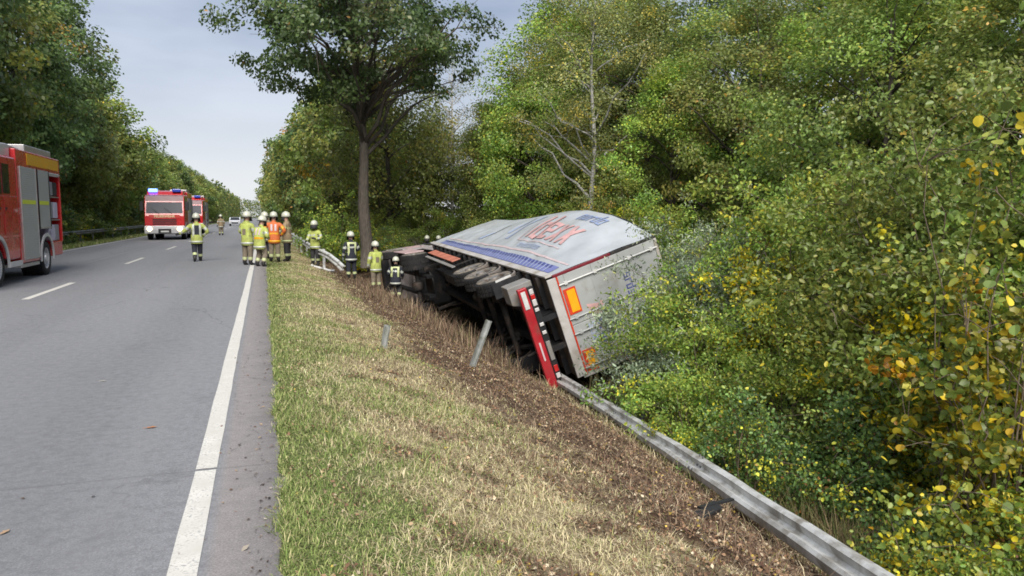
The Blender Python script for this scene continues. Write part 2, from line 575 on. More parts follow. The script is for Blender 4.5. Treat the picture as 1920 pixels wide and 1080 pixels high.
def pick_colors(n, pal, g, clump=None, vary=.22):
    """pal: [(weight, (r,g,b)), ...]; clump (n,) ids get their own drift"""
    w = np.array([p[0] for p in pal], float); w /= w.sum()
    cols = np.array([p[1] for p in pal])
    idx = g.choice(len(pal), n, p=w)
    if clump is not None:
        k = clump.max() + 1
        ci = g.choice(len(pal), k, p=w)
        use = g.random(n) < .55
        idx = np.where(use, ci[clump], idx)
    c = cols[idx] * (1 + g.normal(0, vary, (n, 1)))
    if clump is not None:
        c = c * (1 + g.normal(0, .18, k))[clump][:, None]
    return np.clip(c, .008, .9)

PAL = {
    'oak': [(5, (.072, .112, .040)), (4, (.105, .150, .052)), (1, (.15, .165, .055)), (.15, (.30, .17, .06))],
    'dark': [(5, (0.115, 0.177, 0.066)), (4, (0.160, 0.226, 0.079)), (1, (0.245, 0.262, 0.081)), (.12, (0.426, 0.262, 0.081))],
    'mid': [(4, (0.158, 0.229, 0.062)), (4, (0.214, 0.279, 0.077)), (2, (0.294, 0.316, 0.082)), (.22, (0.499, 0.353, 0.073))],
    'olive': [(4, (0.180, 0.232, 0.069)), (4, (0.234, 0.276, 0.082)), (1.5, (0.324, 0.311, 0.086)), (.25, (0.496, 0.318, 0.082))],
    'fresh': [(4, (0.172, 0.276, 0.061)), (4, (0.255, 0.345, 0.077)), (2, (0.386, 0.420, 0.094)), (.5, (0.689, 0.607, 0.082))],
    'gold': [(3, (0.193, 0.255, 0.060)), (3, (0.373, 0.385, 0.072)), (3, (0.671, 0.559, 0.069)), (1.2, (0.820, 0.597, 0.056)), (.3, (0.684, 0.373, 0.050))],
    'edge': [(4, (.16, .235, .055)), (3, (.25, .31, .07)), (2, (.40, .40, .075)), (3.0, (.70, .58, .07)), (.25, (.55, .32, .05))],
    'grey': [(4, (0.215, 0.272, 0.183)), (4, (0.304, 0.367, 0.260)), (2, (0.405, 0.455, 0.316)), (.6, (0.481, 0.481, 0.215))],
    'bramble': [(4, (0.099, 0.169, 0.059)), (4, (0.158, 0.243, 0.077)), (2, (0.287, 0.345, 0.088)), (.8, (0.705, 0.646, 0.103)), (.3, (0.353, 0.176, 0.073))],
    'birch': [(4, (0.201, 0.241, 0.088)), (3, (0.267, 0.299, 0.104)), (2, (0.364, 0.350, 0.097)), (.8, (0.598, 0.494, 0.104))],
}

class Plant:
    """a crown mesh and a wood mesh, shared between copies"""
    pass

def limb_path(a, b, g, n=6, sag=.0, wob=.05):
    a, b = np.array(a, float), np.array(b, float)
    t = np.linspace(0, 1, n)[:, None]
    P = a + (b - a) * t
    Ld = np.linalg.norm(b - a)
    P[1:-1] += g.normal(0, wob * Ld, (n - 2, 3)) * .5
    P[:, 2] += np.sin(t[:, 0] * math.pi) * sag * Ld
    return P

def make_tree(name, seed, H=12., cr=4.5, base=3., tr=.22, nl=70, leaves_n=14000, size=.26, pal='dark', shape='quad', woodmat='bark_brown',
              clump_r=(.7, 1.3), asym=(0, 0), lean=(0, 0), droop=0., top=1., limbs_vis=26, squash=1.0, shell=.55, flat=.62):
    g = np.random.default_rng(seed)
    zc, rz = (base + H) / 2, (H - base) / 2
    K = nl
    d = unit(g.normal(size=(K, 3)))
    rr = shell + (1 - shell) * g.random(K) ** .6
    C = d * rr[:, None] * np.array([cr, cr * squash, rz])
    # egg shape: wider low, narrower high
    tt = np.clip((C[:, 2] + rz) / (2 * rz), 0, 1)
    wid = np.interp(tt, [0, .25, .55, .85, 1], [.72, 1.0, .98, .68 * top, .4 * top])
    C[:, 0] *= wid; C[:, 1] *= wid
    C[:, 0] *= 1 + .18 * np.sin(np.arctan2(C[:, 1], C[:, 0]) * 3 + seed)
    C[:, 2] += zc
    C[:, 0] += asym[0] * (1 - abs(tt - .4)); C[:, 1] += asym[1] * (1 - abs(tt - .4))
    C[:, 2] -= droop * np.hypot(C[:, 0], C[:, 1])
    C[:, 2] = np.maximum(C[:, 2], base * .75)
    w = MB()
    th = H * .82
    tp = np.array([[lean[0] * (z / th) ** 1.5 + .06 * math.sin(z * .9 + seed), lean[1] * (z / th) ** 1.5 + .06 * math.cos(z * 1.1 + seed), z] for z in np.linspace(-.4, th, 14)])
    tr_ = [tr * (1.35 if i == 0 else (1.12 if i == 1 else 1 - .82 * i / 13)) for i in range(14)]
    w.tube(tp, tr_, 9)
    order = g.permutation(K)[:limbs_vis]
    for i in order:
        c = C[i]
        z0 = max(base * .72, min(th * .93, c[2] - np.hypot(c[0], c[1]) * g.uniform(.45, .9)))
        k = np.interp(z0, tp[:, 2], np.arange(14))
        a = np.array([np.interp(z0, tp[:, 2], tp[:, 0]), np.interp(z0, tp[:, 2], tp[:, 1]), z0])
        r0 = np.interp(k, np.arange(14), tr_) * g.uniform(.35, .55)
        P = limb_path(a, c, g, 6, .08 - droop * .3)
        w.tube(P, [r0 * (1 - .85 * j / 5) + .008 for j in range(6)], 6)
        for _ in range(2):
            j = g.integers(2, 5)
            e = P[j] + g.normal(0, 1, 3) * np.array([.9, .9, .6]) * cr * .22
            w.tube(limb_path(P[j], e, g, 4), [r0 * .3, r0 * .22, r0 * .14, .006], 4)
    # leaves
    rad = g.uniform(clump_r[0], clump_r[1], K)
    wgt = rad ** 2; wgt /= wgt.sum()
    ci = g.choice(K, leaves_n, p=wgt)
    off = unit(g.normal(size=(leaves_n, 3))) * (g.random(leaves_n) ** .45)[:, None]
    P = C[ci] + off * rad[ci][:, None] * np.array([1, 1, flat])
    sz = size * g.uniform(.6, 1.35, leaves_n)
    outw = unit(P - np.array([0, 0, zc]))
    V, F, per = leaves(P, sz, g, outward=outw, shape=shape)
    col = np.repeat(pick_colors(leaves_n, PAL[pal], g, ci), per, 0)
    p = Plant()
    p.crown = np_mesh('crown', V, F, 'leaf', col)
    o = w.build('trunk', woodmat, smooth='all')
    p.wood = o.data
    bpy.data.objects.remove(o)
    p.H = H
    return p

def make_bush(seed, rx=1.5, ry=1.4, H=2.8, leaves_n=8000, size=.07, pal='fresh', aspect=.62, stems=16, shape='oval', arch=.5, spray=40, twig='twig_brown', low=.12):
    """many arching stems from the ground, leaves strung along sprays"""
    g = np.random.default_rng(seed)
    w = MB()
    sp = []
    for i in range(stems):
        a = g.uniform(0, 2 * math.pi); rr = g.random() ** .6
        b = np.array([math.cos(a) * rx * .3 * g.random(), math.sin(a) * ry * .3 * g.random(), -.15])
        e = np.array([math.cos(a) * rx * rr, math.sin(a) * ry * rr, H * (1 - .5 * rr ** 2) * g.uniform(.7, 1.05)])
        P = limb_path(b, e, g, 6, arch * .25, .06)
        w.tube(P, [.016, .014, .012, .010, .007, .004], 4, False)
        for _ in range(4):
            j = g.integers(1, 6)
            e2 = P[j] + g.normal(0, 1, 3) * np.array([rx, ry, H * .4]) * .32
            e2[2] = max(e2[2], .1)
            P2 = limb_path(P[j], e2, g, 4, .1)
            w.tube(P2, [.007, .006, .004, .003], 3, False)
            sp.append(P2[-1]); sp.append(P2[2])
        sp.append(P[-1]); sp.append(P[-2])
    sp = np.array(sp)
    K = len(sp) + spray
    d = unit(g.normal(size=(spray, 3))); d[:, 2] = np.abs(d[:, 2])
    ex = d * (.55 + .45 * g.random((spray, 1))) * np.array([rx, ry, H * .95])
    ex[:, 2] = np.maximum(ex[:, 2], H * low)
    C = np.concatenate([sp, ex])
    rad = g.uniform(.14, .42, K) * (rx + ry) / 3
    wgt = rad ** 2; wgt /= wgt.sum()
    ci = g.choice(K, leaves_n, p=wgt)
    off = unit(g.normal(size=(leaves_n, 3))) * (g.random(leaves_n) ** .5)[:, None]
    P = C[ci] + off * rad[ci][:, None] * np.array([1, 1, .75])
    P[:, 2] = np.maximum(P[:, 2], .03)
    sz = size * g.uniform(.55, 1.4, leaves_n)
    V, F, per = leaves(P, sz, g, aspect=aspect, shape=shape)
    col = np.repeat(pick_colors(leaves_n, PAL[pal], g, ci), per, 0)
    p = Plant()
    p.crown = np_mesh('foliage', V, F, 'leaf', col)
    o = w.build('stems', twig, smooth='all')
    p.wood = o.data
    bpy.data.objects.remove(o)
    p.H = H
    return p

def plant(p, kind, x, y, s=1., rz=0., label='', cat='tree', group=None, sz=None, z=None, tilt=(0, 0)):
    o = empty(kind, label, cat, (x, y, (hf(x, y) if z is None else z) - .05), rz, group)
    o.rotation_euler = (tilt[0], tilt[1], rz)
    o.scale = (s, s, sz if sz else s)
    link('crown' if cat == 'tree' else 'foliage', p.crown, o)
    link('trunk' if cat == 'tree' else 'stems', p.wood, o)
    return o

# ------------------------------------------------------------------ guard rails
paint('galvanised', (.62, .63, .62), .5, .15, .16, 5, (.30, .28, .245), .5, .5, .05)
paint('galvanised_old', (.33, .34, .33), .55, .3, .2, 5, (.11, .12, .08), .55, .4, .05)
paint('bolt_steel', (.2, .2, .2), .5, .8)
paint('black_plastic', (.018, .018, .02), .5, 0, .2)
W_PROF = [(0, 0), (.012, .018), (.05, .072), (.095, .078), (.135, .008), (.175, .008), (.215, .078), (.26, .072), (.298, .018), (.31, 0)]
W_PROF = [(t_ * .91, d_) for t_, d_ in W_PROF]

def resample(path, step):
    P = [Vector(p) for p in path]
    out, acc = [P[0]], 0.
    seg = [(P[i], P[i + 1]) for i in range(len(P) - 1)]
    tot = sum((b - a).length for a, b in seg)
    n = max(1, round(tot / step)); d = tot / n
    pos = 0.; res = []
    cum = [0]
    for a, b in seg:
        cum.append(cum[-1] + (b - a).length)
    for i in range(n + 1):
        s = min(i * d, tot - 1e-6)
        k = max(j for j in range(len(seg)) if cum[j] <= s + 1e-9)
        a, b = seg[k]
        res.append(a.lerp(b, (s - cum[k]) / max(1e-9, (b - a).length)))
    return res

def beam_mesh(pts, dirs, mat, name, parent, flare=0.):
    """W-profile swept along pts; dirs: (height axis, face normal) per point"""
    V, F = [], []
    n = len(W_PROF)
    for sgn in (0, 1):
        for p, (u, nn) in zip(pts, dirs):
            for t, dp in W_PROF:
                V.append(p + u * t + nn * (dp - .004 * sgn + flare))
    m = len(pts)
    for i in range(m - 1):
        for k in range(n - 1):
            a = i * n + k
            F.append((a, a + 1, a + n + 1, a + n))
            b = a + m * n
            F.append((b + n, b + n + 1, b + 1, b))
    for i in range(m - 1):
        for k in (0, n - 1):
            a = i * n + k; b = a + m * n
            F.append((a, a + n, b + n, b))
    for i in (0, m - 1):
        for k in range(n - 1):
            a = i * n + k; b = a + m * n
            F.append((a, b, b + 1, a + 1))
    mb = MB(); mb.add(V, F)
    return mb.build(name, mat, parent, smooth=True)

def standing_rail(path, side, mat, label, rootname='guardrail', post_step=4.0, posts=True, skip=()):
    P = resample(path, 4.0)
    root = empty(rootname, label, 'guardrail', tuple(P[0]))
    Mi = Matrix.Translation(-P[0])
    nn = Vector((side, 0, 0)); up = Vector((0, 0, 1))
    for i in range(len(P) - 1):
        a, b = P[i] - P[0], P[i + 1] - P[0]
        d = (b - a).normalized()
        ps = [a - d * .12, a.lerp(b, .25), a.lerp(b, .5), a.lerp(b, .75), b + d * .12]
        beam_mesh(ps, [(up, nn)] * 5, mat, 'rail_beam', root, .003 * (i % 2))
    post_me = None
    for i, p in enumerate(P):
        if i in skip: continue
        q = p - P[0]
        gz = hf(p.x, p.y) - P[0].z
        mb = MB()
        x0 = -.10 * side
        mb.bx(q.x + x0 - .05, q.x + x0 + .05, q.y - .05, q.y - .043, gz - .25, q.z + .29)
        mb.bx(q.x + x0 - .05, q.x + x0 - .043, q.y - .042, q.y + .05, gz - .25, q.z + .29)
        mb.bx(q.x + x0 + .043, q.x + x0 + .05, q.y - .042, q.y + .05, gz - .25, q.z + .29)
        mb.bx(q.x + min(x0, 0) + .052, q.x + max(x0, 0) - .002, q.y - .03, q.y + .03, q.z + .08, q.z + .24)
        mb.build('post', mat, root)
    return root

standing_rail([(-12.25, 24, .42), (-12.25, 60, .42), (-12.25, 110, .44), (-12.25, 190, .5)], 1, 'galvanised_old',
              'weathered grey steel guardrail standing along the far left road edge')
# standing rail past the accident, its near end torn loose and bent to the ground
fr = standing_rail([(1.66, 90, .33), (1.68, 62, .32), (1.78, 46, .30), (2.05, 36, .16), (2.22, 31.5, .08)], -1, 'galvanised',
                   'grey steel guardrail still standing behind the group of firefighters')
mb_end = [Vector(p) for p in [(2.24, 31.4, .09), (2.42, 29.8, -.02), (2.60, 28.6, -.22), (2.70, 27.9, -.38)]]
dirs = []
for i, p in enumerate(mb_end):
    a = i / 4.
    u = Vector((.5 * a, 0, 1 - .35 * a)).normalized()
    dirs.append((u, Vector((-u.z, 0, u.x))))
o = beam_mesh(mb_end, dirs, 'galvanised', 'bent_rail_end', None)
for v in o.data.vertices:
    v.co -= fr.location
o.parent = fr

# fallen rail in the foreground
def fallen_rail():
    path = [(3.3, -.6), (3.72, 2.2), (4.28, 5.1), (4.93, 7.6), (5.57, 10.2), (6.06, 12.8), (6.34, 15.2), (6.42, 16.4)]
    P = [Vector((x, y, float(hbase(x)) + .10)) for x, y in path]
    P = resample(P, 4.1)
    root = empty('fallen_guardrail', 'silver guardrail beam knocked down, lying tilted along the brown slope', 'guardrail', tuple(P[0]))
    up = Vector((.74, -.02, .67)).normalized()
    nn = Vector((-.67, .02, .74)).normalized()
    fine = []
    for i in range(len(P) - 1):
        a, b = P[i] - P[0], P[i + 1] - P[0]
        d = (b - a).normalized()
        ps, ds = [], []
        for k in range(9):
            q = (a - d * .15).lerp(b + d * .15, k / 8)
            dent = .018 * math.sin(k * 1.9 + i * 2.1)
            tw = .07 * math.sin(k * .8 + i)
            u2 = (up + nn * tw).normalized(); n2 = (nn - up * tw).normalized()
            ps.append(q + n2 * dent); ds.append((u2, n2))
        beam_mesh(ps, ds, 'galvanised', 'rail_beam', root, .004 * (i % 2))
        for t in (.05, .155, .26):
            for e in (.0, .12):
                c = b - d * e + up * t + nn * (.012 if t == .155 else .08)
                mb = MB(); mb.tube([c, c + nn * .014], [.018, .014], 8)
                mb.build('bolt', 'bolt_steel', root, smooth=True)
    # the dark clip of a lost reflector on the beam
    c = P[0].lerp(P[0], 0)
    q = Vector((5.81, 11.05, float(hbase(5.81)) + .10)) - P[0]
    mb = MB(); mb.beam(q + up * .1, q + up * .30, .10, .05, nn); mb.beam(q + up * .28, q + up * .38 + nn * .03, .08, .03, nn)
    mb.build('reflector_clip', 'black_plastic', root, bevel=.008)
    return root
fallen_rail()

def broken_post(x, y, ln, lean, label, w=.1):
    z = hf(x, y)
    root = empty('broken_post', label, 'post', (x, y, z))
    d = Vector(lean).normalized()
    s1 = d.cross(Vector((0, 1, 0))).normalized(); s2 = d.cross(s1).normalized()
    mb = MB()
    a, b = d * -.3, d * ln
    mb.beam(a, b, w, .007, s2)
    for sg in (-1, 1):
        mb.beam(a + s1 * 0 + (d.cross(s2).normalized()) * (w / 2 - .003) * sg + s2 * .032, b + (d.cross(s2).normalized()) * (w / 2 - .003) * sg + s2 * .032, .007, .056, s2)
    mb.build('post_channel', 'galvanised_old', root)
    mb = MB(); mb.beam(d * (ln - .16) - s2 * .006, d * (ln - .08) - s2 * .006, .03, .004, s2)
    mb.build('bolt_slot', 'black_plastic', root)
broken_post(1.64, 11.0, .36, (.2, .15, 1), 'short broken guardrail post stub standing in the straw grass', .09)
broken_post(3.12, 11.4, .80, (.42, .1, 1), 'long bent steel post leaning on the brown slope before the trailer', .09)

def debris():
    x, y = 3.80, 5.65
    root = empty('debris', 'black broken plastic piece lying on brown soil by the fallen rail', 'debris', (x, y, hf(x, y)), .5)
    mb = MB()
    pr = [(-.03, .0), (.05, .01), (.085, .07), (.03, .10), (-.05, .05)]
    mb.prism(pr, -.20, .17)
    mb.build('shell', 'black_plastic', root, bevel=.01)
    mb = MB(); mb.beam((-.1, .05, .10), (.42, -.02, .05), .04, .02); mb.beam((-.22, .05, .08), (-.45, .14, .03), .05, .012)
    mb.build('strip', 'black_plastic', root)
debris()

# ------------------------------------------------------------------ text helper
def text_mesh(s, size, extrude=.004, shear=0., bold=0.):
    cu = bpy.data.curves.new('lettering', 'FONT')
    cu.body = s; cu.size = size; cu.extrude = extrude; cu.align_x = 'CENTER'; cu.shear = shear; cu.offset = bold
    cu.resolution_u = 3
    o = bpy.data.objects.new('lettering', cu); COL.objects.link(o)
    dg = bpy.context.evaluated_depsgraph_get()
    me = bpy.data.meshes.new_from_object(o.evaluated_get(dg))
    bpy.data.objects.remove(o); bpy.data.curves.remove(cu)
    return me

# ------------------------------------------------------------------ overturned articulated lorry
paint('tarp_white', (.40, .43, .455), .45, 0, .10, 1.2, (.34, .355, .35), .35, .5)
paint('tarp_blue', (.16, .18, .40), .5)
paint('tarp_word', (.25, .31, .48), .5)
paint('tarp_navy', (.07, .085, .25), .5)
paint('tarp_skyblue', (.33, .39, .52), .5)
paint('tarp_red', (.52, .31, .30), .5, 0, .25, 3)
paint('tarp_pink', (.56, .45, .46), .5)
paint('door_grey', (.36, .372, .368), .45, .05, .06, 2, (.27, .26, .235), .12)
paint('frame_white', (.46, .44, .425), .5, 0, .1, 3, (.3, .27, .22), .4)
paint('trailer_red', (.36, .016, .024), .4, 0, .15, 3, (.18, .05, .04), .25)
paint('maroon', (.16, .012, .022), .45)
paint('marker_yellow', (.78, .36, .01), .4, 0, .08, 4)
paint('marker_red', (.55, .05, .02), .4)
paint('chassis_black', (.012, .012, .014), .65, .2, .3, 5, (.05, .038, .03), .3)
paint('underbody', (.018, .017, .017), .8, 0, .3, 4, (.07, .052, .04), .35)
paint('tyre', (.010, .010, .011), .85, 0, .3, 12, (.035, .03, .025), .3)
paint('tyre_side', (.085, .078, .07), .9, 0, .3, 7, (.24, .2, .15), .5)
paint('rim_grey', (.28, .27, .26), .5, .5, .2, 6, (.16, .12, .09), .5)
paint('axle_grey', (.022, .021, .020), .7, .3, .3, 6, (.09, .06, .045), .4)
paint('mud_grey', (.21, .205, .198), .7, 0, .15, 4, (.2, .17, .13), .4)
paint('mud_brown', (.17, .15, .135), .75, 0, .2, 4, (.25, .2, .15), .4)
paint('orange_red', (.48, .17, .11), .5, 0, .18, 3, (.3, .1, .07), .4)
paint('plate_white', (.56, .56, .545), .4)
paint('lamp_red', (.45, .02, .02), .2, coat=.5)
paint('lamp_clear', (.52, .5, .49), .2, coat=.5)
paint('glass_dark', (.012, .014, .016), .08, 0, .1, spec=.7)
paint('cab_white', (.48, .44, .44), .35, 0, .08, 2, (.35, .3, .28), .3, coat=.3)
paint('cab_pink', (.50, .36, .36), .4, 0, .1, 2)
paint('wood_deck', (.13, .09, .06), .8, 0, .3, 3)

TM = Matrix(((.0212, .9432, .3316, 6.1566), (.9997, -.0271, .0138, 15.595), (.0220, .3312, -.9433, .386), (0, 0, 0, 1)))
# make it exactly orthonormal
_l = Vector(TM.col[0][:3]).normalized(); _u = Vector(TM.col[1][:3]); _u = (_u - _l * _u.dot(_l)).normalized(); _w = _l.cross(_u)
TM = Matrix(((_l.x, _u.x, _w.x, 6.1566), (_l.y, _u.y, _w.y, 15.595), (_l.z, _u.z, _w.z, .386), (0, 0, 0, 1)))

BK = [0, .5, 1, 2, 3.5, 5, 7, 9, 11, 13.6]; BV = [0, .15, .31, .52, .65, .59, .40, .20, .06, 0]
def bulge(l, u):
    f = np.interp(l, BK, BV)
    g_ = np.interp(u, [0, .3, .9, 1.6, 2.2, 2.7], [0, .12, .45, .78, .92, .88])
    edge = math.sin(min(1, max(0, u / 2.7)) * math.pi)
    wr = .020 * math.sin(l * 2.3 + u * 1.9) + .014 * math.sin(l * 5.1 - u * 2.7 + 1) + .008 * math.sin(l * 9.7 + u * 4.1)
    strap = -.022 * max(0, 1 - abs(((l + .35) % 1.7) - .85) / .12)
    return f * g_ + edge * (wr + strap) + .02 * edge

def wheel(parent, c, axis, r=.5, w=.30, name='wheel', rim='rim_grey', side='tyre_side', twin=False):
    """c: centre of the outer sidewall; axis points outward"""
    a = Vector(axis).normalized(); c = Vector(c)
    mb = MB()
    mb.lathe([(r * .60, -.012), (r * .64, 0), (r * .80, .012), (r * .93, 0), (r * .985, -.03), (r, -.07), (r, -w + .07), (r * .985, -w + .03), (r * .93, -w), (r * .6, -w)], c, a, 30)
    t = mb.build('wheel', 'tyre', parent, smooth='all')
    me = t.data
    me.materials.append(MATS[side])
    for p in me.polygons:
        d = (p.center - c).dot(a)
        rr = ((p.center - c) - a * d).length
        if rr < r * .95 and d > -.05:
            p.material_index = 1
    tr = MB()
    for k in range(30):                     # tread blocks
        an = 2 * math.pi * k / 30
        Rm = rot_to(a)
        for zz in (-.08, -w / 2, -w + .08):
            e = Rm @ Vector((math.cos(an) * (r + .004), math.sin(an) * (r + .004), zz))
            tg = Rm @ Vector((-math.sin(an), math.cos(an), 0))
            tr.beam(c + e - tg * .03, c + e + tg * .03, w * .22, .02, Rm @ Vector((math.cos(an), math.sin(an), 0)))
    q = tr.build('tread', 'tyre', t); q['kind'] = 'stuff'
    mb = MB()
    mb.lathe([(r * .62, -.005), (r * .58, -.02), (r * .55, -.09), (r * .36, -.11), (r * .33, -.04), (r * .26, -.03), (r * .24, .015), (.002, .02)], c, a, 24)
    mb.build('rim', rim, t, smooth=True)
    mb = MB()
    Rm = rot_to(a)
    for k in range(10):
        an = 2 * math.pi * k / 10
        e = c + Rm @ Vector((math.cos(an) * r * .45, math.sin(an) * r * .45, -.10))
        mb.tube([e, e + a * .035], .016, 6)
    q = mb.build('wheel_nuts', 'bolt_steel', t); q['kind'] = 'stuff'
    return t

def grid_surface(name, mat, parent, lu, fn, smooth=True):
    ls, us = lu
    V = [fn(l, u) for u in us for l in ls]
    nl = len(ls)
    F = [(j * nl + i, j * nl + i + 1, (j + 1) * nl + i + 1, (j + 1) * nl + i) for j in range(len(us) - 1) for i in range(nl - 1)]
    mb = MB(); mb.add(V, F)
    return mb.build(name, mat, parent, smooth='all' if smooth else False)

def on_tarp(name, mat, parent, quads, off=.012, sub=6):
    """flat prints on the left tarp: each quad given as four (l, u) corners, draped over the bulge"""
    mb = MB()
    for q in quads:
        a, b, c, d = q
        V = []
        for j in range(sub + 1):
            for i in range(sub + 1):
                s, t = i / sub, j / sub
                l = (a[0] * (1 - s) + b[0] * s) * (1 - t) + (d[0] * (1 - s) + c[0] * s) * t
                u = (a[1] * (1 - s) + b[1] * s) * (1 - t) + (d[1] * (1 - s) + c[1] * s) * t
                V.append((l, u, -bulge(l, u) - off))
        n = sub + 1
        mb.add(V, [(j * n + i, j * n + i + 1, (j + 1) * n + i + 1, (j + 1) * n + i) for j in range(sub) for i in range(sub)])
    return mb.build(name, mat, parent, smooth='all')

def glyph_strokes(word, x0, y0, size, shear=0.):
    """letter shapes as slanted strokes; x runs along the word, y up -> list of quads"""
    G = {'l': [(.1, 0, .3, 1.45)], 'd': [(.55, 0, .75, 1.45), (.05, 0, .25, 1), (.25, .8, .55, 1), (.25, 0, .55, .2)],
         'o': [(.05, 0, .25, 1), (.55, 0, .75, 1), (.25, .8, .55, 1), (.25, 0, .55, .2)],
         'e': [(.05, 0, .25, 1), (.25, 0, .75, .2), (.25, .42, .75, .58), (.25, .8, .75, 1), (.57, .58, .75, .8)],
         'n': [(.05, 0, .25, 1), (.55, 0, .75, 1), (.25, .8, .55, 1)], 'r': [(.05, 0, .25, 1), (.25, .78, .7, 1)],
         'b': [(.05, 0, .25, 1.45), (.55, 0, .75, 1), (.25, .8, .55, 1), (.25, 0, .55, .2)],
         's': [(.05, .8, .75, 1), (.05, .55, .25, .8), (.05, .42, .75, .56), (.55, .2, .75, .42), (.05, 0, .75, .2)],
         'x': 'x', 'i': [(.1, 0, .3, 1), (.1, 1.15, .3, 1.4)], ' ': []}
    adv = {'l': .45, 'r': .75, 'i': .45, ' ': .5}
    out, x = [], x0
    for ch in word:
        g_ = G[ch]
        if g_ == 'x':
            for (xa, xb) in ((.05, .55), (.55, .05)):
                out.append([(x + (xa) * size, y0), (x + (xa + .22) * size, y0), (x + (xb + .22) * size, y0 + size), (x + xb * size, y0 + size)])
        else:
            for (a, b, c, d) in g_:
                out.append([(x + a * size, y0 + b * size), (x + c * size, y0 + b * size), (x + c * size, y0 + d * size), (x + a * size, y0 + d * size)])
        x += adv.get(ch, .9) * size
    return [[(p[0] + shear * (p[1] - y0), p[1]) for p in q] for q in out]

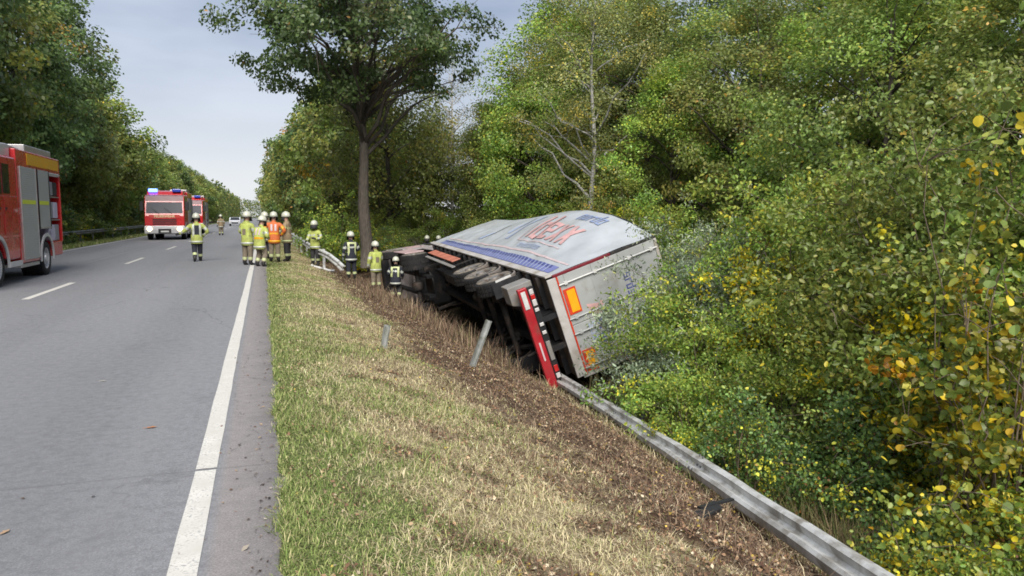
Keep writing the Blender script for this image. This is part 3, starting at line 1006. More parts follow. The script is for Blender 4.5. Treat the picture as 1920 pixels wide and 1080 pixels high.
def trailer():
    T = empty('semi_trailer', 'white curtain-sided semi-trailer overturned on its side in the ditch', 'semi-trailer', mat=TM)
    ls = list(np.linspace(0, 13.6, 81)); us = list(np.linspace(0, 2.7, 28))
    c = grid_surface('side_curtain', 'tarp_white', T, (ls, us), lambda l, u: (l, u, -bulge(l, u)))
    c['label'] = 'white printed tarpaulin side facing up, bulging'
    # roof follows the bowed edge
    grid_surface('roof', 'tarp_white', T, (ls, list(np.linspace(0, 2.55, 10))),
                 lambda l, w: (l, 2.7 + .05 * math.sin(l * 1.1), -bulge(l, 2.7) * (1 - w / 2.55) ** 1.3 + w * 1.0))
    mb = MB(); mb.bx(0.02, 13.58, 0.02, 2.68, 2.53, 2.55); mb.build('lower_side', 'tarp_white', T)
    mb = MB(); mb.bx(13.55, 13.60, .0, 2.66, 0.02, 2.52); mb.build('front_wall', 'door_grey', T)
    mb = MB(); mb.bx(.1, 13.6, -.10, -.004, .02, 2.53); mb.build('floor_deck', 'wood_deck', T)
    mb = MB(); mb.bx(.0, 13.6, -.16, .03, -.028, .018); mb.build('side_rail', 'frame_white', T, bevel=.006)
    # prints
    bars = []
    for k in range(46):
        l0 = .55 + k * .26
        bars.append([(l0, .07), (l0 + .16, .07), (l0 + .25, .34), (l0 + .09, .34)])
    on_tarp('print', 'tarp_blue', T, [[(.35, .06), (12.6, .06), (12.6, .36), (.35, .36)]], .010, 40)
    on_tarp('print', 'tarp_skyblue', T, [[(a[0] + .16, a[1]), (b[0] + .07, b[1]), (c_[0] + .07, c_[1]), (d[0] + .16, d[1])] for a, b, c_, d in bars], .018, 3)
    on_tarp('print', 'tarp_navy', T, [[(b[0] - .05, .25), (b[0] + .08, .25), (b[0] + .12, .35), (b[0] + .0, .35)] for a, b, c_, d in bars], .022, 2)
    on_tarp('print', 'tarp_pink', T, [[(.2, .50), (12.8, .50), (12.8, .56), (.2, .56)]], .012, 40)
    # the word: first tall letter towards the front of the trailer, reading towards the rear
    red = [[(-x, y) for x, y in q] for q in glyph_strokes('ldexx', -4.6, 1.02, .74, .12)]
    lr = on_tarp('lettering', 'tarp_red', T, red, .022, 5); lr['label'] = 'large red lettering'
    halo = [[(5.0, .86), (.85, .86), (1.0, 2.02), (4.9, 2.02)]]
    on_tarp('print', 'tarp_pink', T, [[(4.88, .88), (1.6, .88), (1.6, .915), (4.88, .915)], [(4.88, .88), (4.82, .88), (4.5, 2.3), (4.56, 2.3)]], .016, 10)
    blue = [[(-x, y) for x, y in q] for q in glyph_strokes('nordo', -3.0, 2.08, .34)]
    lb = on_tarp('lettering', 'tarp_word', T, blue, .02, 2); lb['label'] = 'small blue lettering near the roof edge'
    sm = [[(-x, y) for x, y in q] for q in glyph_strokes('ornonsrosneon', -4.3, .64, .15)]
    on_tarp('lettering', 'tarp_skyblue', T, sm, .02, 2)
    on_tarp('print', 'tarp_skyblue', T, [[(6.3, .9), (5.95, .9), (5.7, 2.3), (6.05, 2.3)], [(6.9, 1.2), (6.65, 1.2), (6.4, 2.3), (6.65, 2.3)]], .014, 8)
    on_tarp('print', 'tarp_skyblue', T, [[(9.4, .8), (9.0, .8), (8.4, 1.9), (8.8, 1.9)]], .014, 8)
    # rear frame and doors
    mb = MB(); mb.bx(-.05, .0, .0, 1.5, -.012, .055); mb.build('rear_post', 'maroon', T, bevel=.008)
    mb = MB(); mb.bx(-.05, .0, 1.503, 2.72, -.012, .055); mb.build('rear_post', 'underbody', T, bevel=.008)
    mb = MB(); mb.bx(-.05, .0, .0, 2.72, 2.50, 2.56); mb.build('rear_post', 'frame_white', T, bevel=.008)
    mb = MB(); mb.bx(-.05, .0, 2.64, 2.72, .058, 2.497); mb.build('header_beam', 'frame_white', T, bevel=.008)
    mb = MB(); mb.bx(-.06, .0, -.16, .06, .06, 2.497); mb.build('rear_sill', 'frame_white', T, bevel=.008)
    mb = MB(); mb.bx(-.07, -.002, .062, .10, .06, 2.497); mb.build('sill_stripe', 'marker_red', T)
    for w0, w1 in ((.06, 1.268), (1.282, 2.495)):
        mb = MB(); mb.bx(-.045, -.005, .104, 2.635, w0, w1)
        d = mb.build('rear_door', 'door_grey', T, bevel=.008)
        for wr in (w0 + .20, w1 - .16):
            mb = MB(); mb.tube([(-.085, .08, wr), (-.085, 2.66, wr)], .018, 8)
            for uu in (.25, 1.0, 1.9, 2.5):
                mb.bx(-.10, -.046, uu - .04, uu + .04, wr - .035, wr + .035)
            mb.build('lock_rod', 'plate_white' if wr < .3 else 'door_grey', d, smooth=True)
        for uu in (.3, 1.0, 1.7, 2.4):
            e = w0 if w0 < 1 else w1
            mb = MB(); mb.bx(-.06, -.046, uu - .05, uu + .05, e + (.0 if w0 < 1 else -.22), e + (.22 if w0 < 1 else 0)); mb.build('hinge', 'door_grey', d)
        for uu in (.9, 1.8):
            mb = MB(); mb.bx(-.0505, -.0455, uu - .006, uu + .006, w0 + .02, w1 - .02); mb.build('panel_rib', 'door_grey', d)
    for w0, w1 in ((.40, 1.02), (1.92, 2.46)):
        mb = MB(); mb.bx(-.062, -.048, .13, .44, w0, w1); p = mb.build('marker_plate', 'marker_red', T)
        mb = MB(); mb.bx(-.066, -.0625, .205, .41, w0 + .045, w1 - .045); mb.build('plate_face', 'marker_yellow', p)
    # door prints
    mb = MB()
    def door_quads(qs, mat, name, lab=None):
        m_ = MB()
        for q in qs:
            m_.add([(-.0485, u, w) for w, u in q] + [(-.0465, u, w) for w, u in q], [(0, 1, 2, 3), (7, 6, 5, 4), (0, 4, 5, 1), (1, 5, 6, 2), (2, 6, 7, 3), (3, 7, 4, 0)])
        o_ = m_.build(name, mat, T)
        if lab: o_['label'] = lab
    door_quads(glyph_strokes('srds', .56, 1.66, .17), 'tarp_navy', 'lettering', 'dark blue lettering high on the rear door')
    door_quads(glyph_strokes('ordb', 1.36, .72, .2), 'tarp_navy', 'lettering', 'dark blue lettering low on the rear doors')
    door_quads(glyph_strokes('sox', 1.36, .48, .17), 'tarp_skyblue', 'lettering')
    door_quads([[(1.08, 1.05), (1.16, 1.05), (1.12, 1.36), (1.04, 1.33)]], 'tarp_navy', 'print')
    door_quads([[(.92, .58), (1.06, .62), (1.14, .86), (1.0, .90)], [(1.06, .62), (1.24, .74), (1.22, .92), (1.14, .86)], [(.95, .92), (1.14, .92), (1.1, 1.0), (.98, 1.0)]], 'tarp_red', 'print', 'red emblem on the rear door')
    # underside
    for w0 in (.82, 1.62):
        mb = MB(); mb.bx(.35, 12.4, -.50, -.48, w0, w0 + .14); mb.bx(.35, 12.4, -.478, -.13, w0 + .06, w0 + .08); mb.bx(.35, 12.4, -.128, -.105, w0, w0 + .14)
        mb.build('chassis_beam', 'chassis_black', T)
    for k in range(18):
        l = .5 + k * .72
        mb = MB(); mb.bx(l, l + .06, -.24, -.103, .03, .818); mb.bx(l, l + .06, -.24, -.103, .962, 1.618); mb.bx(l, l + .06, -.24, -.103, 1.762, 2.52)
        mb.build('cross_member', 'chassis_black', T)
    for l in (2.35, 3.66, 4.97):
        mb = MB(); mb.tube([(l, -.75, .42), (l, -.75, 2.13)], .075, 12); mb.build('axle', 'axle_grey', T, smooth=True)
        for w0 in (.72, 1.76):
            mb = MB(); mb.beam((l - .05, -.66, w0), (l + .62, -.52, w0), .09, .05); mb.lathe([(.0, -.1), (.12, -.1), (.14, 0), (.12, .12), (0, .12)], (l + .3, -.62, w0 + .0), (0, 1, 0), 14)
            mb.build('suspension_arm', 'axle_grey', T)
        wheel(T, (l, -.75, .02), (0, 0, -1), .50, .38)
        wheel(T, (l, -.75, 2.53), (0, 0, 1), .50, .38)
        for w0, w1 in ((.03, .42), (2.12, 2.51)):
            q = MB(); V = []; nseg = 14
            for k in range(nseg + 1):
                an = math.pi * (.04 + .92 * k / nseg)
                for rr, ww in ((.565, w0), (.565, w1), (.585, w1), (.585, w0), (.545, w0 - .012)):
                    V.append((l + rr * math.cos(an), -.75 + rr * math.sin(an), ww))
            q.add(V, [(k * 5 + i, k * 5 + (i + 1) % 5, k * 5 + 5 + (i + 1) % 5, k * 5 + 5 + i) for k in range(nseg) for i in range(5)])
            q.build('wheel_fender', 'mud_brown', T, smooth=True)
        mb = MB(); mb.lathe([(.19, 0), (.21, .06), (.21, .16), (.12, .2)], (l, -.75, .47), (0, 0, 1), 18); mb.build('brake_drum', 'axle_grey', T, smooth=True)
    # mud flap / lamp box behind the last wheel
    mb = MB(); mb.prism([(-1.02, -.03), (-.42, -.03), (-.42, .50), (-.62, .56), (-1.02, .40)], .28, .78)
    mb.build('mudguard', 'mud_grey', T, bevel=.02)
    mb = MB(); mb.bx(1.62, 1.66, -1.02, -.32, .03, .42); mb.build('mud_flap', 'black_plastic', T)
    mb = MB(); mb.bx(1.62, 1.66, -1.02, -.32, 2.1, 2.5); mb.build('mud_flap', 'black_plastic', T)
    mb = MB(); mb.beam((1.64, -.90, .0), (1.64, -.48, -.02), .03, .05); mb.build('flap_bracket', 'plate_white', T)
    # under-run bar with lamps and plates
    mb = MB(); mb.bx(-.03, .10, -.88, -.66, .03, 2.52); mb.build('underrun_bar', 'trailer_red', T, bevel=.015)
    mb = MB(); mb.bx(-.02, .08, -.655, -.50, .05, 2.5); mb.build('lamp_carrier', 'chassis_black', T, bevel=.01)
    for w0 in (.84, 1.58):
        mb = MB(); mb.bx(.02, .10, -.50, -.14, w0, w0 + .12); mb.beam((.1, -.7, w0 + .06), (.7, -.4, w0 + .06), .06, .06); mb.build('bar_bracket', 'chassis_black', T)
    mb = MB(); mb.bx(-.045, -.0315, -.83, -.72, .10, .52); mb.build('number_plate', 'plate_white', T, bevel=.004)
    mb = MB(); mb.bx(-.042, -.0312, -.79, -.75, 1.35, 1.80); mb.build('reflective_strip', 'tarp_pink', T)
    lamps = [(.10, .22, 'lamp_clear'), (.23, .34, 'lamp_red'), (.35, .50, 'lamp_clear'), (.56, .64, 'lamp_clear'), (.92, 1.0, 'lamp_clear'), (1.12, 1.2, 'lamp_clear'), (1.38, 1.85, 'mud_grey'), (1.98, 2.14, 'lamp_red'), (2.18, 2.3, 'lamp_clear')]
    for a, b, mt in lamps:
        mb = MB(); mb.bx(-.05, -.021, -.63, -.53, a, b); mb.build('rear_lamp', mt, T, bevel=.008)
    # side guards, boxes, landing legs
    mb = MB(); mb.bx(7.2, 11.2, -.74, -.44, .0, .03); mb.build('side_guard', 'orange_red', T, bevel=.008)
    mb = MB(); mb.bx(6.1, 10.5, -1.0, -.88, .0, .03); mb.build('side_guard', 'mud_grey', T, bevel=.008)
    for l in (6.5, 8.2, 9.9):
        mb = MB(); mb.bx(l, l + .06, -.92, -.10, .034, .07); mb.build('guard_bracket', 'chassis_black', T)
    for w0 in (.40, 1.98):
        mb = MB(); mb.bx(10.72, 10.82, -1.12, -.11, w0, w0 + .10); mb.bx(10.66, 10.88, -1.15, -1.12, w0 - .04, w0 + .14); mb.beam((10.77, -.8, w0 + .07), (10.2, -.2, w0 + .07), .05, .05)
        mb.build('landing_leg', 'axle_grey', T, bevel=.006)
    mb = MB(); mb.bx(7.0, 8.7, -.86, -.30, .5, .81); mb.build('pallet_box', 'chassis_black', T, bevel=.02)
    mb = MB(); mb.tube([(5.7, -.4, 1.3), (6.9, -.4, 1.3)], .14, 14); mb.build('air_tank', 'axle_grey', T, smooth=True)
    return T
trailer()

def tractor():
    l = Vector((-.075, .997, -.01)).normalized(); u = Vector((.985, .075, .13)); u = (u - l * u.dot(l)).normalized(); w = l.cross(u)
    o = Vector((6.25, 27.35, .40))
    M = Matrix(((l.x, u.x, w.x, o.x), (l.y, u.y, w.y, o.y), (l.z, u.z, w.z, o.z), (0, 0, 0, 1)))
    T = empty('truck_tractor', 'tractor unit lying on its side at the front of the overturned trailer', 'truck', mat=M)
    for w0 in (.85, 1.6):
        mb = MB(); mb.bx(.0, 5.6, -.62, -.36, w0, w0 + .1); mb.build('chassis_beam', 'chassis_black', T)
    for ll, tw in ((.9, .6), (4.55, .33)):
        mb = MB(); mb.tube([(ll, -.75, .3), (ll, -.75, 2.2)], .09, 10); mb.lathe([(0, -.2), (.2, -.15), (.24, 0), (.2, .15), (0, .2)], (ll, -.75, 1.27), (0, 0, 1), 14); mb.build('axle', 'axle_grey', T, smooth=True)
        wheel(T, (ll, -.75, .02), (0, 0, -1), .51, tw); wheel(T, (ll, -.75, 2.53), (0, 0, 1), .51, tw)
    mb = MB(); mb.lathe([(0, 0), (.5, 0), (.5, .05), (0, .05)], (.9, -.30, 1.27), (0, 1, 0), 20); mb.build('fifth_wheel', 'axle_grey', T)
    mb = MB(); mb.prism([(-.80, .06), (-.2, .06), (-.2, .60), (-.80, .60)], 1.9, 3.3); mb.build('fuel_tank', 'chassis_black', T, bevel=.06)
    mb = MB(); mb.bx(1.7, 3.55, -.9, -.12, .0, .04); mb.build('side_skirt', 'cab_pink', T, bevel=.01)
    # cab: profile in (u, l), extruded along w through a local prism
    prof = [(3.62, .06), (3.98, .0), (4.12, -.1), (4.35, -.08), (4.75, -.12), (5.02, -.28), (5.12, -.62), (5.86, -.72), (5.95, .25), (5.86, .9), (5.62, 2.0), (5.1, 2.42), (3.62, 2.5)]
    mb = MB()
    n = len(prof)
    V = [(a, b, .04) for a, b in prof] + [(a, b, 2.5) for a, b in prof]
    mb.add(V, [tuple(range(n))[::-1], tuple(range(n, 2 * n))] + [(i, (i + 1) % n, n + (i + 1) % n, n + i) for i in range(n)])
    mb.build('cab', 'cab_white', T, bevel=.05)
    mb = MB(); mb.bx(3.56, 3.612, .05, 2.5, .05, 2.49); mb.build('cab_back', 'chassis_black', T)
    mb = MB(); mb.bx(4.55, 5.55, -.02, .72, .024, .036)
    d = mb.build('door', 'cab_pink', T, bevel=.006)
    mb = MB(); mb.bx(4.62, 5.45, .95, 1.65, .022, .038); mb.build('side_window', 'glass_dark', T)
    mb = MB(); mb.bx(4.62, 4.75, .58, .64, .0, .022); mb.build('handle', 'black_plastic', d)
    mb = MB(); mb.add([(5.885, .95, .2), (5.885, .95, 2.34), (5.655, 1.95, 2.3), (5.655, 1.95, .24)], [(0, 1, 2, 3)]); mb.build('windscreen', 'glass_dark', T)
    mb = MB(); mb.prism([(-1.0, .06), (-.2, .06), (-.2, 2.48), (-1.0, 2.48)], 5.6, 6.08); mb.build('bumper', 'chassis_black', T, bevel=.04)
    mb = MB(); mb.bx(2.3, 3.58, .4, 2.9, .06, .10); mb.build('side_deflector', 'cab_white', T, bevel=.01)
    for w0 in (.2, 2.0):
        mb = MB(); mb.bx(6.03, 6.09, -.6, -.35, w0, w0 + .36); mb.build('headlight', 'lamp_clear', T, bevel=.01)
    return T
tractor()

# ------------------------------------------------------------------ fire engines
paint('fire_red', (.48, .015, .017), .28, 0, .07, 2.5, spec=.5, coat=.5)
paint('fire_red_light', (.52, .05, .04), .35, 0, .07, 2.5, coat=.3)
paint('engine_white', (.50, .50, .51), .35, 0, .05, 3, coat=.4)
paint('shutter', (.44, .45, .435), .5, .12, .08, 3)
paint('sign_yellow', (.66, .34, .012), .45, 0, .1, 6)
paint('stripe_lime', (.62, .70, .05), .5)
paint('rubber', (.02, .02, .022), .7)
paint('front_lilac', (.22, .13, .14), .5)
paint('gear_grey', (.30, .30, .34), .5, .3)
paint('gear_lilac', (.50, .47, .58), .6)
paint('hose_red', (.42, .06, .05), .7)
paint('screen_glass', (.055, .058, .072), .35, 0, .2, 1.5, spec=.15)
paint('grille_black', (.012, .012, .013), .6)
paint('alu', (.5, .5, .5), .4, .7)
glow('headlamp', (1.0, .78, .5), 2.4)
glow('blue_lamp', (.06, .14, 1.0), 2.6)
paint('blue_dome', (.02, .05, .42), .15, spec=.7)

def fire_engine(label, loc, rz, front=True, lights=True, left_open=True, name='fire_engine', group='fire engines parked in the oncoming lane', width=1.25):
    T = empty(name, label, 'fire engine', loc, rz, group)
    W = width
    arch = [(.66 * math.cos(a), .52 + .66 * math.sin(a)) for a in np.linspace(math.pi * .93, math.pi * .07, 13)]
    prof = [(-1.75, .62), (-1.0, .62)] + [(y, z) for y, z in arch] + [(1.36, .62), (1.42, 1.1), (1.40, 1.72), (1.10, 2.72), (.92, 3.12), (.3, 3.24), (-1.75, 3.26)]
    mb = MB(); mb.prism(prof, -W, W); mb.build('cab', 'fire_red', T, bevel=.05)
    mb = MB(); mb.lathe([(.66, -.0), (.75, -.0), (.75, .05), (.66, .05)], (-W - .03, 0, .52), (1, 0, 0), 24, 0, -.1, math.pi + .1)
    mb2 = MB()
    def archtrim(y, r, m='engine_white'):
        for sx in (-1, 1):
            q = MB(); V, F = [], []
            for k in range(19):
                a = -.12 + (math.pi + .24) * k / 18
                for rr, xx in ((r, 0), (r + .10, 0), (r + .10, .035), (r, .035)):
                    V.append((sx * (W + xx - .004), y + rr * math.cos(a), .52 + rr * math.sin(a)))
            for k in range(18):
                for j in range(4):
                    F.append((k * 4 + j, k * 4 + (j + 1) % 4, k * 4 + 4 + (j + 1) % 4, k * 4 + 4 + j))
            q.add(V, F); q.build('wheel_arch', m, T, smooth=True)
    archtrim(0, .66); archtrim(-4.26, .62)
    # lower body shade panel, door, windows
    for sx in (-1, 1):
        x0, x1 = sx * (W + .002), sx * (W + .016)
        a, b = min(x0, x1), max(x0, x1)
        mb = MB(); mb.bx(a, b, -.40, .98, 1.26, 1.78); mb.bx(a, b, -.58, .96, 1.80, 2.24)
        d = mb.build('door', 'fire_red', T, bevel=.008)
        mb = MB(); mb.bx(a - .01, b + .01, -.36, -.20, 1.9, 1.95); mb.build('handle', 'grille_black', d)
        mb = MB(); mb.bx(a, b, -1.70, -.62, 1.30, 2.24); d2 = mb.build('door', 'fire_red', T, bevel=.008)
        mb = MB(); mb.bx(a - .01, b + .01, -.82, -.68, 1.9, 1.95); mb.build('handle', 'grille_black', d2)
        mb = MB(); mb.add([(b if sx > 0 else a, y, z) for y, z in ((-.5, 2.28), (.92, 2.28), (.68, 2.98), (-.5, 3.02))], [(0, 1, 2, 3)]); mb.add([(sx * (W + .001), y, z) for y, z in ((-.5, 2.28), (.92, 2.28), (.68, 2.98), (-.5, 3.02))], [(3, 2, 1, 0)])
        mb.build('side_window', 'glass_dark', d)
        mb = MB(); mb.bx(a, b, -1.12, -.62, 2.30, 3.04); mb.build('side_window', 'glass_dark', d2)
        mb = MB(); mb.bx(a, b, -1.72, 1.2, 1.20, 1.24); mb.build('trim_strip', 'fire_red_light', T)
        mb = MB(); mb.bx(min(sx * W, sx * (W + .05)), max(sx * W, sx * (W + .05)), -1.72, -.72, .44, .58); mb.build('step', 'engine_white', T, bevel=.01)
        # mirrors
        mb = MB(); mb.bx(min(sx * (W + .06), sx * (W + .30)), max(sx * (W + .06), sx * (W + .30)), 1.10, 1.22, 2.1, 2.72); mb.beam((sx * W, 1.05, 2.8), (sx * (W + .18), 1.16, 2.74), .04, .04)
        mb.build('mirror', 'rubber', T, bevel=.03)
    # windscreen and front
    mb = MB(); mb.add([(-W + .10, 1.352, 1.9), (W - .10, 1.352, 1.9), (W - .14, 1.115, 2.70), (-W + .14, 1.115, 2.70)], [(0, 1, 2, 3)]); mb.build('windscreen', 'screen_glass', T)
    for sx in (-.5, .35):
        mb = MB(); mb.beam((sx, 1.40, 1.88), (sx + .5, 1.27, 2.28), .025, .02, (0, 1, 0)); mb.build('wiper', 'rubber', T)
    mb = MB(); mb.prism([(1.08, 2.76), (.97, 3.12), (.85, 3.2), (.80, 3.16), (1.0, 2.72)], -W + .06, W - .06); mb.build('front_sign', 'front_lilac', T, bevel=.01)
    for k in range(3):
        mb = MB(); mb.bx(-.78, .78, 1.395, 1.435, 1.10 + k * .15, 1.19 + k * .15); mb.build('grille_slot', 'grille_black', T)
    mb = MB(); mb.bx(-1.0, 1.0, 1.37, 1.425, 1.58, 1.80); mb.build('lettering_band', 'fire_red_light', T)
    me = text_mesh('FEUERWEHR', .24, .004, 0, .006)
    me.transform(Matrix.Rotation(math.pi, 4, 'Z') @ Matrix.Rotation(math.pi / 2, 4, 'X'))
    me.transform(Matrix.Translation((0, 1.431, 1.61)))
    me.materials.append(MATS['sign_cream'] if 'sign_cream' in MATS else paint('sign_cream', (.75, .66, .40), .5))
    link('lettering', me, T)
    mb = MB(); mb.prism([(1.25, .46), (1.56, .46), (1.60, .72), (1.56, 1.02), (1.25, 1.02)], -W - .02, W + .02); mb.build('bumper', 'engine_white', T, bevel=.04)
    for sx in (-1, 1):
        q = MB(); q.lathe([(0, .0), (.13, .0), (.15, .02), (.13, .05), (0, .06)], (sx * .98, 1.585, .80), (0, 1, 0), 18)
        q.build('headlight', 'headlamp' if lights else 'lamp_clear', T, smooth=True)
        q = MB(); q.bx(min(sx * .55, sx * .72), max(sx * .55, sx * .72), 1.585, 1.61, .74, .84); q.build('fog_lamp', 'lamp_clear', T)
    mb = MB(); mb.bx(-.42, .42, 1.585, 1.60, .50, .80); mb.build('bumper_grille', 'grille_black', T)
    mb = MB(); mb.bx(-.26, .26, 1.603, 1.612, .56, .67); mb.build('number_plate', 'plate_white', T)
    # body
    mb = MB(); mb.bx(-W, W, -4.83, -1.80, .62 + .9, 3.50); mb.bx(-W, W, -3.52, -1.80, .48, 1.52)
    mb.bx(-W, W, -6.2, -4.833, 3.03, 3.50); mb.bx(-W, .1, -6.2, -4.833, .95, 3.03) if not left_open else mb.bx(.0, W, -6.2, -4.833, .95, 3.03)
    mb.bx(-W, -.003 if left_open else W, -6.2, -6.12, .95, 3.027)
    mb.bx(-W, -.003 if left_open else W, -6.12, -4.833, .90, .96)
    mb.build('body', 'fire_red', T, bevel=.02)
    mb = MB(); mb.bx(-W + .02, W - .02, -6.15, -4.90, .52, .93); mb.build('rear_bumper', 'fire_red_light', T, bevel=.03)
    mb = MB(); mb.bx(-W + .3, W - .3, -6.0, 1.2, .5, .66); mb.build('chassis', 'chassis_black', T)
    mb = MB(); mb.bx(-W + .02, W - .02, -3.52, -1.8, .36, .46); mb.build('side_skirt', 'alu', T, bevel=.01)
    for sx in (-1, 1):
        for (y0, y1, z0, z1) in ((-3.44, -2.05, .55, 3.06), (-4.78, -3.64, 1.36, 3.06)) + (() if (left_open and sx < 0) else ((-6.08, -4.9, 1.0, 3.0),)):
            q = MB(); V, F = [], []
            ns = int((z1 - z0) / .055)
            zz = []
            for k in range(ns):
                a = z0 + (z1 - z0) * k / ns; b = z0 + (z1 - z0) * (k + 1) / ns
                zz += [(a + .004, .018), (b - .010, .020), (b - .006, .010), (b, .010)]
            for z, dx in zz:
                V += [(sx * (W + dx - .004), y0, z), (sx * (W + dx - .004), y1, z)]
            F = [(2 * i, 2 * i + 1, 2 * i + 3, 2 * i + 2) for i in range(len(zz) - 1)]
            q.add(V, F); sh = q.build('roller_shutter', 'shutter', T)
            q = MB(); q.bx(min(sx * (W + .018), sx * (W + .045)), max(sx * (W + .018), sx * (W + .045)), y0 + .04, y1 - .04, z0 + .02, z0 + .06); q.build('shutter_bar', 'alu', sh)
            if z1 > 3.05:
                q = MB(); q.bx(min(sx * (W + .017), sx * (W + .02)), max(sx * (W + .017), sx * (W + .02)), y0 + .10, y1 - .06, 2.06, 2.17); q.build('reflective_strip', 'stripe_lime', sh)
            q = MB()
            for yy in (y0 - .03, y1):
                q.bx(min(sx * W, sx * (W + .03)), max(sx * W, sx * (W + .03)), yy, yy + .03, z0, z1)
            q.build('shutter_rail', 'grille_black' if y0 < -3.5 else 'alu', T)
        q = MB(); q.bx(min(sx * (W + .002), sx * (W + .014)), max(sx * (W + .002), sx * (W + .014)), -6.0, -2.75, 3.13, 3.44); q.build('sign_band', 'sign_yellow', T)
    if left_open:           # the open locker with gear inside
        q = MB(); q.bx(-W + .04, -.05, -6.10, -4.86, 1.6, 1.63); q.bx(-W + .04, -.05, -6.10, -4.86, 2.3, 2.33); q.build('locker_shelf', 'alu', T)
        for i, (y, z, mt) in enumerate(((-5.2, 1.66, 'gear_grey'), (-5.75, 1.66, 'gear_lilac'), (-5.3, .97, 'gear_lilac'), (-5.8, .97, 'gear_grey'), (-5.3, 2.36, 'gear_grey'), (-5.8, 2.36, 'rubber'))):
            q = MB(); q.bx(-W + .06, -.3, y - .22, y + .22, z, z + (.5 if z < 2 else .42))
            q.build('equipment_box', mt, T, bevel=.03)
        q = MB(); q.tube([(-W + .05, -4.92, 3.0), (-W + .05, -6.1, 3.0)], .06, 10); q.build('rolled_shutter', 'alu', T, smooth=True)
        for k in range(3):
            q = MB(); q.lathe([(.10, -.05), (.2, -.05), (.2, .05), (.10, .05), (.10, -.05)], (-W + .12, -5.0 - .35 * k, 1.18 + .02 * k), (1, 0, 0), 16); q.build('hose_roll', 'gear_lilac', T, smooth=True)
    # roof gear
    q = MB(); q.prism([(.62, 3.22), (.35, 3.46), (-.2, 3.56), (-1.55, 3.60), (-2.6, 3.56), (-2.6, 3.51), (-1.78, 3.51), (-1.74, 3.27)], -W + .12, W - .12); q.build('roof_fairing', 'engine_white' if left_open else 'fire_red', T, bevel=.04)
    q = MB()
    for xx in (.25, .75):
        q.beam((xx, -2.7, 3.62), (xx, -6.1, 3.62), .05, .09)
    for k in range(11):
        q.beam((.27, -2.85 - k * .31, 3.62), (.73, -2.85 - k * .31, 3.62), .03, .03)
    q.build('ladder', 'alu', T)
    q = MB(); q.bx(-W + .15, 0.05, -5.9, -3.2, 3.505, 3.72); q.build('roof_box', 'alu', T, bevel=.02)
    for sx in (-1, 1):
        q = MB(); q.bx(sx * .78 - .28, sx * .78 + .28, .30, .62, 3.30 + .14, 3.52 + .14)
        q.build('blue_light', 'blue_lamp' if (lights and sx > 0) else 'blue_dome', T, bevel=.04)
    # wheels
    for sx in (-1, 1):
        wheel(T, (sx * (W - .02), 0, .5), (sx, 0, 0), .5, .32, rim='engine_white', side='tyre')
        wheel(T, (sx * (W - .02), -4.26, .5), (sx, 0, 0), .5, .58, rim='engine_white', side='tyre')
    return T

fire_engine('red and white fire engine cut by the frame edge with grey roller shutters', (-7.36, 20.9, 0), math.pi, lights=False)
fire_engine('red fire engine facing the camera with lit headlights and blue light', (-6.72, 59.6, 0), math.pi + .01, left_open=False, width=1.3)
fire_engine('pinkish red and white fire engine mostly hidden behind the one with lit lights', (-6.75, 78, 0), math.pi, left_open=False, lights=False)

# ------------------------------------------------------------------ far car
paint('car_white', (.50, .52, .56), .25, 0, .04, 3, coat=.6)
def car():
    T = empty('car', 'small white car far down the road', 'car', (-4.6, 135, 0), math.pi)
    W = .9
    prof = [(-2.1, .35), (-2.15, .8), (-1.9, .95), (-1.2, 1.0), (-.6, 1.42), (.9, 1.46), (1.35, 1.1), (1.95, .98), (2.15, .75), (2.15, .35)]
    # (y,z) with forward = -y here
    mb = MB(); mb.prism([(-y, z) for y, z in prof], -W, W); mb.build('body', 'car_white', T, bevel=.08)
    mb = MB(); mb.add([(-.75, 1.235, 1.02), (.75, 1.235, 1.02), (.65, .66, 1.42), (-.65, .66, 1.42)], [(0, 1, 2, 3)])
    mb.build('windscreen', 'glass_dark', T)
    for sx in (-1, 1):
        q = MB(); q.bx(min(sx * (W - .01), sx * (W + .01)), max(sx * (W - .01), sx * (W + .01)), -.85, .5, 1.02, 1.36); q.build('side_window', 'glass_dark', T)
        q = MB(); q.bx(sx * .62 - .17, sx * .62 + .17, 2.12, 2.2, .68, .82); q.build('headlight', 'lamp_clear', T, bevel=.02)
        for y in (-1.3, 1.35):
            q = MB(); q.lathe([(.0, 0), (.2, 0), (.31, -.02), (.32, -.06), (.32, -.2), (0, -.2)], (sx * (W + .01), y, .32), (sx, 0, 0), 18); q.build('wheel', 'tyre', T, smooth=True)
    mb = MB(); mb.bx(-.5, .5, 2.13, 2.19, .45, .62); mb.build('grille', 'grille_black', T)
car()

# ------------------------------------------------------------------ people
paint('skin', (.50, .30, .22), .5)
paint('jacket_lime', (.38, .43, .105), .8, 0, .22, 9, (.2, .2, .07), .3)
paint('jacket_sand', (.27, .20, .12), .85, 0, .2, 9)
paint('jacket_navy', (.016, .019, .030), .85, 0, .3, 9)
paint('jacket_brown', (.10, .045, .035), .85, 0, .3, 9)
paint('trousers_navy', (.014, .016, .026), .85, 0, .3, 9)
paint('trousers_sand', (.17, .14, .10), .85, 0, .25, 9)
paint('trousers_dark', (.03, .03, .032), .85, 0, .3, 9)
paint('vest_orange', (.55, .13, .03), .7, 0, .2, 9)
paint('vest_lime', (.43, .50, .12), .7, 0, .15, 9)
paint('reflective', (.46, .48, .42), .5, .2, .12, 12)
paint('reflective_lime', (.48, .53, .27), .55, .1, .12, 12)
paint('boot_black', (.014, .013, .012), .6)
paint('glove', (.25, .29, .27), .8)
paint('glove_black', (.02, .02, .02), .8)
paint('helmet_white', (.50, .51, .42), .4, 0, .06, 5, coat=.3)
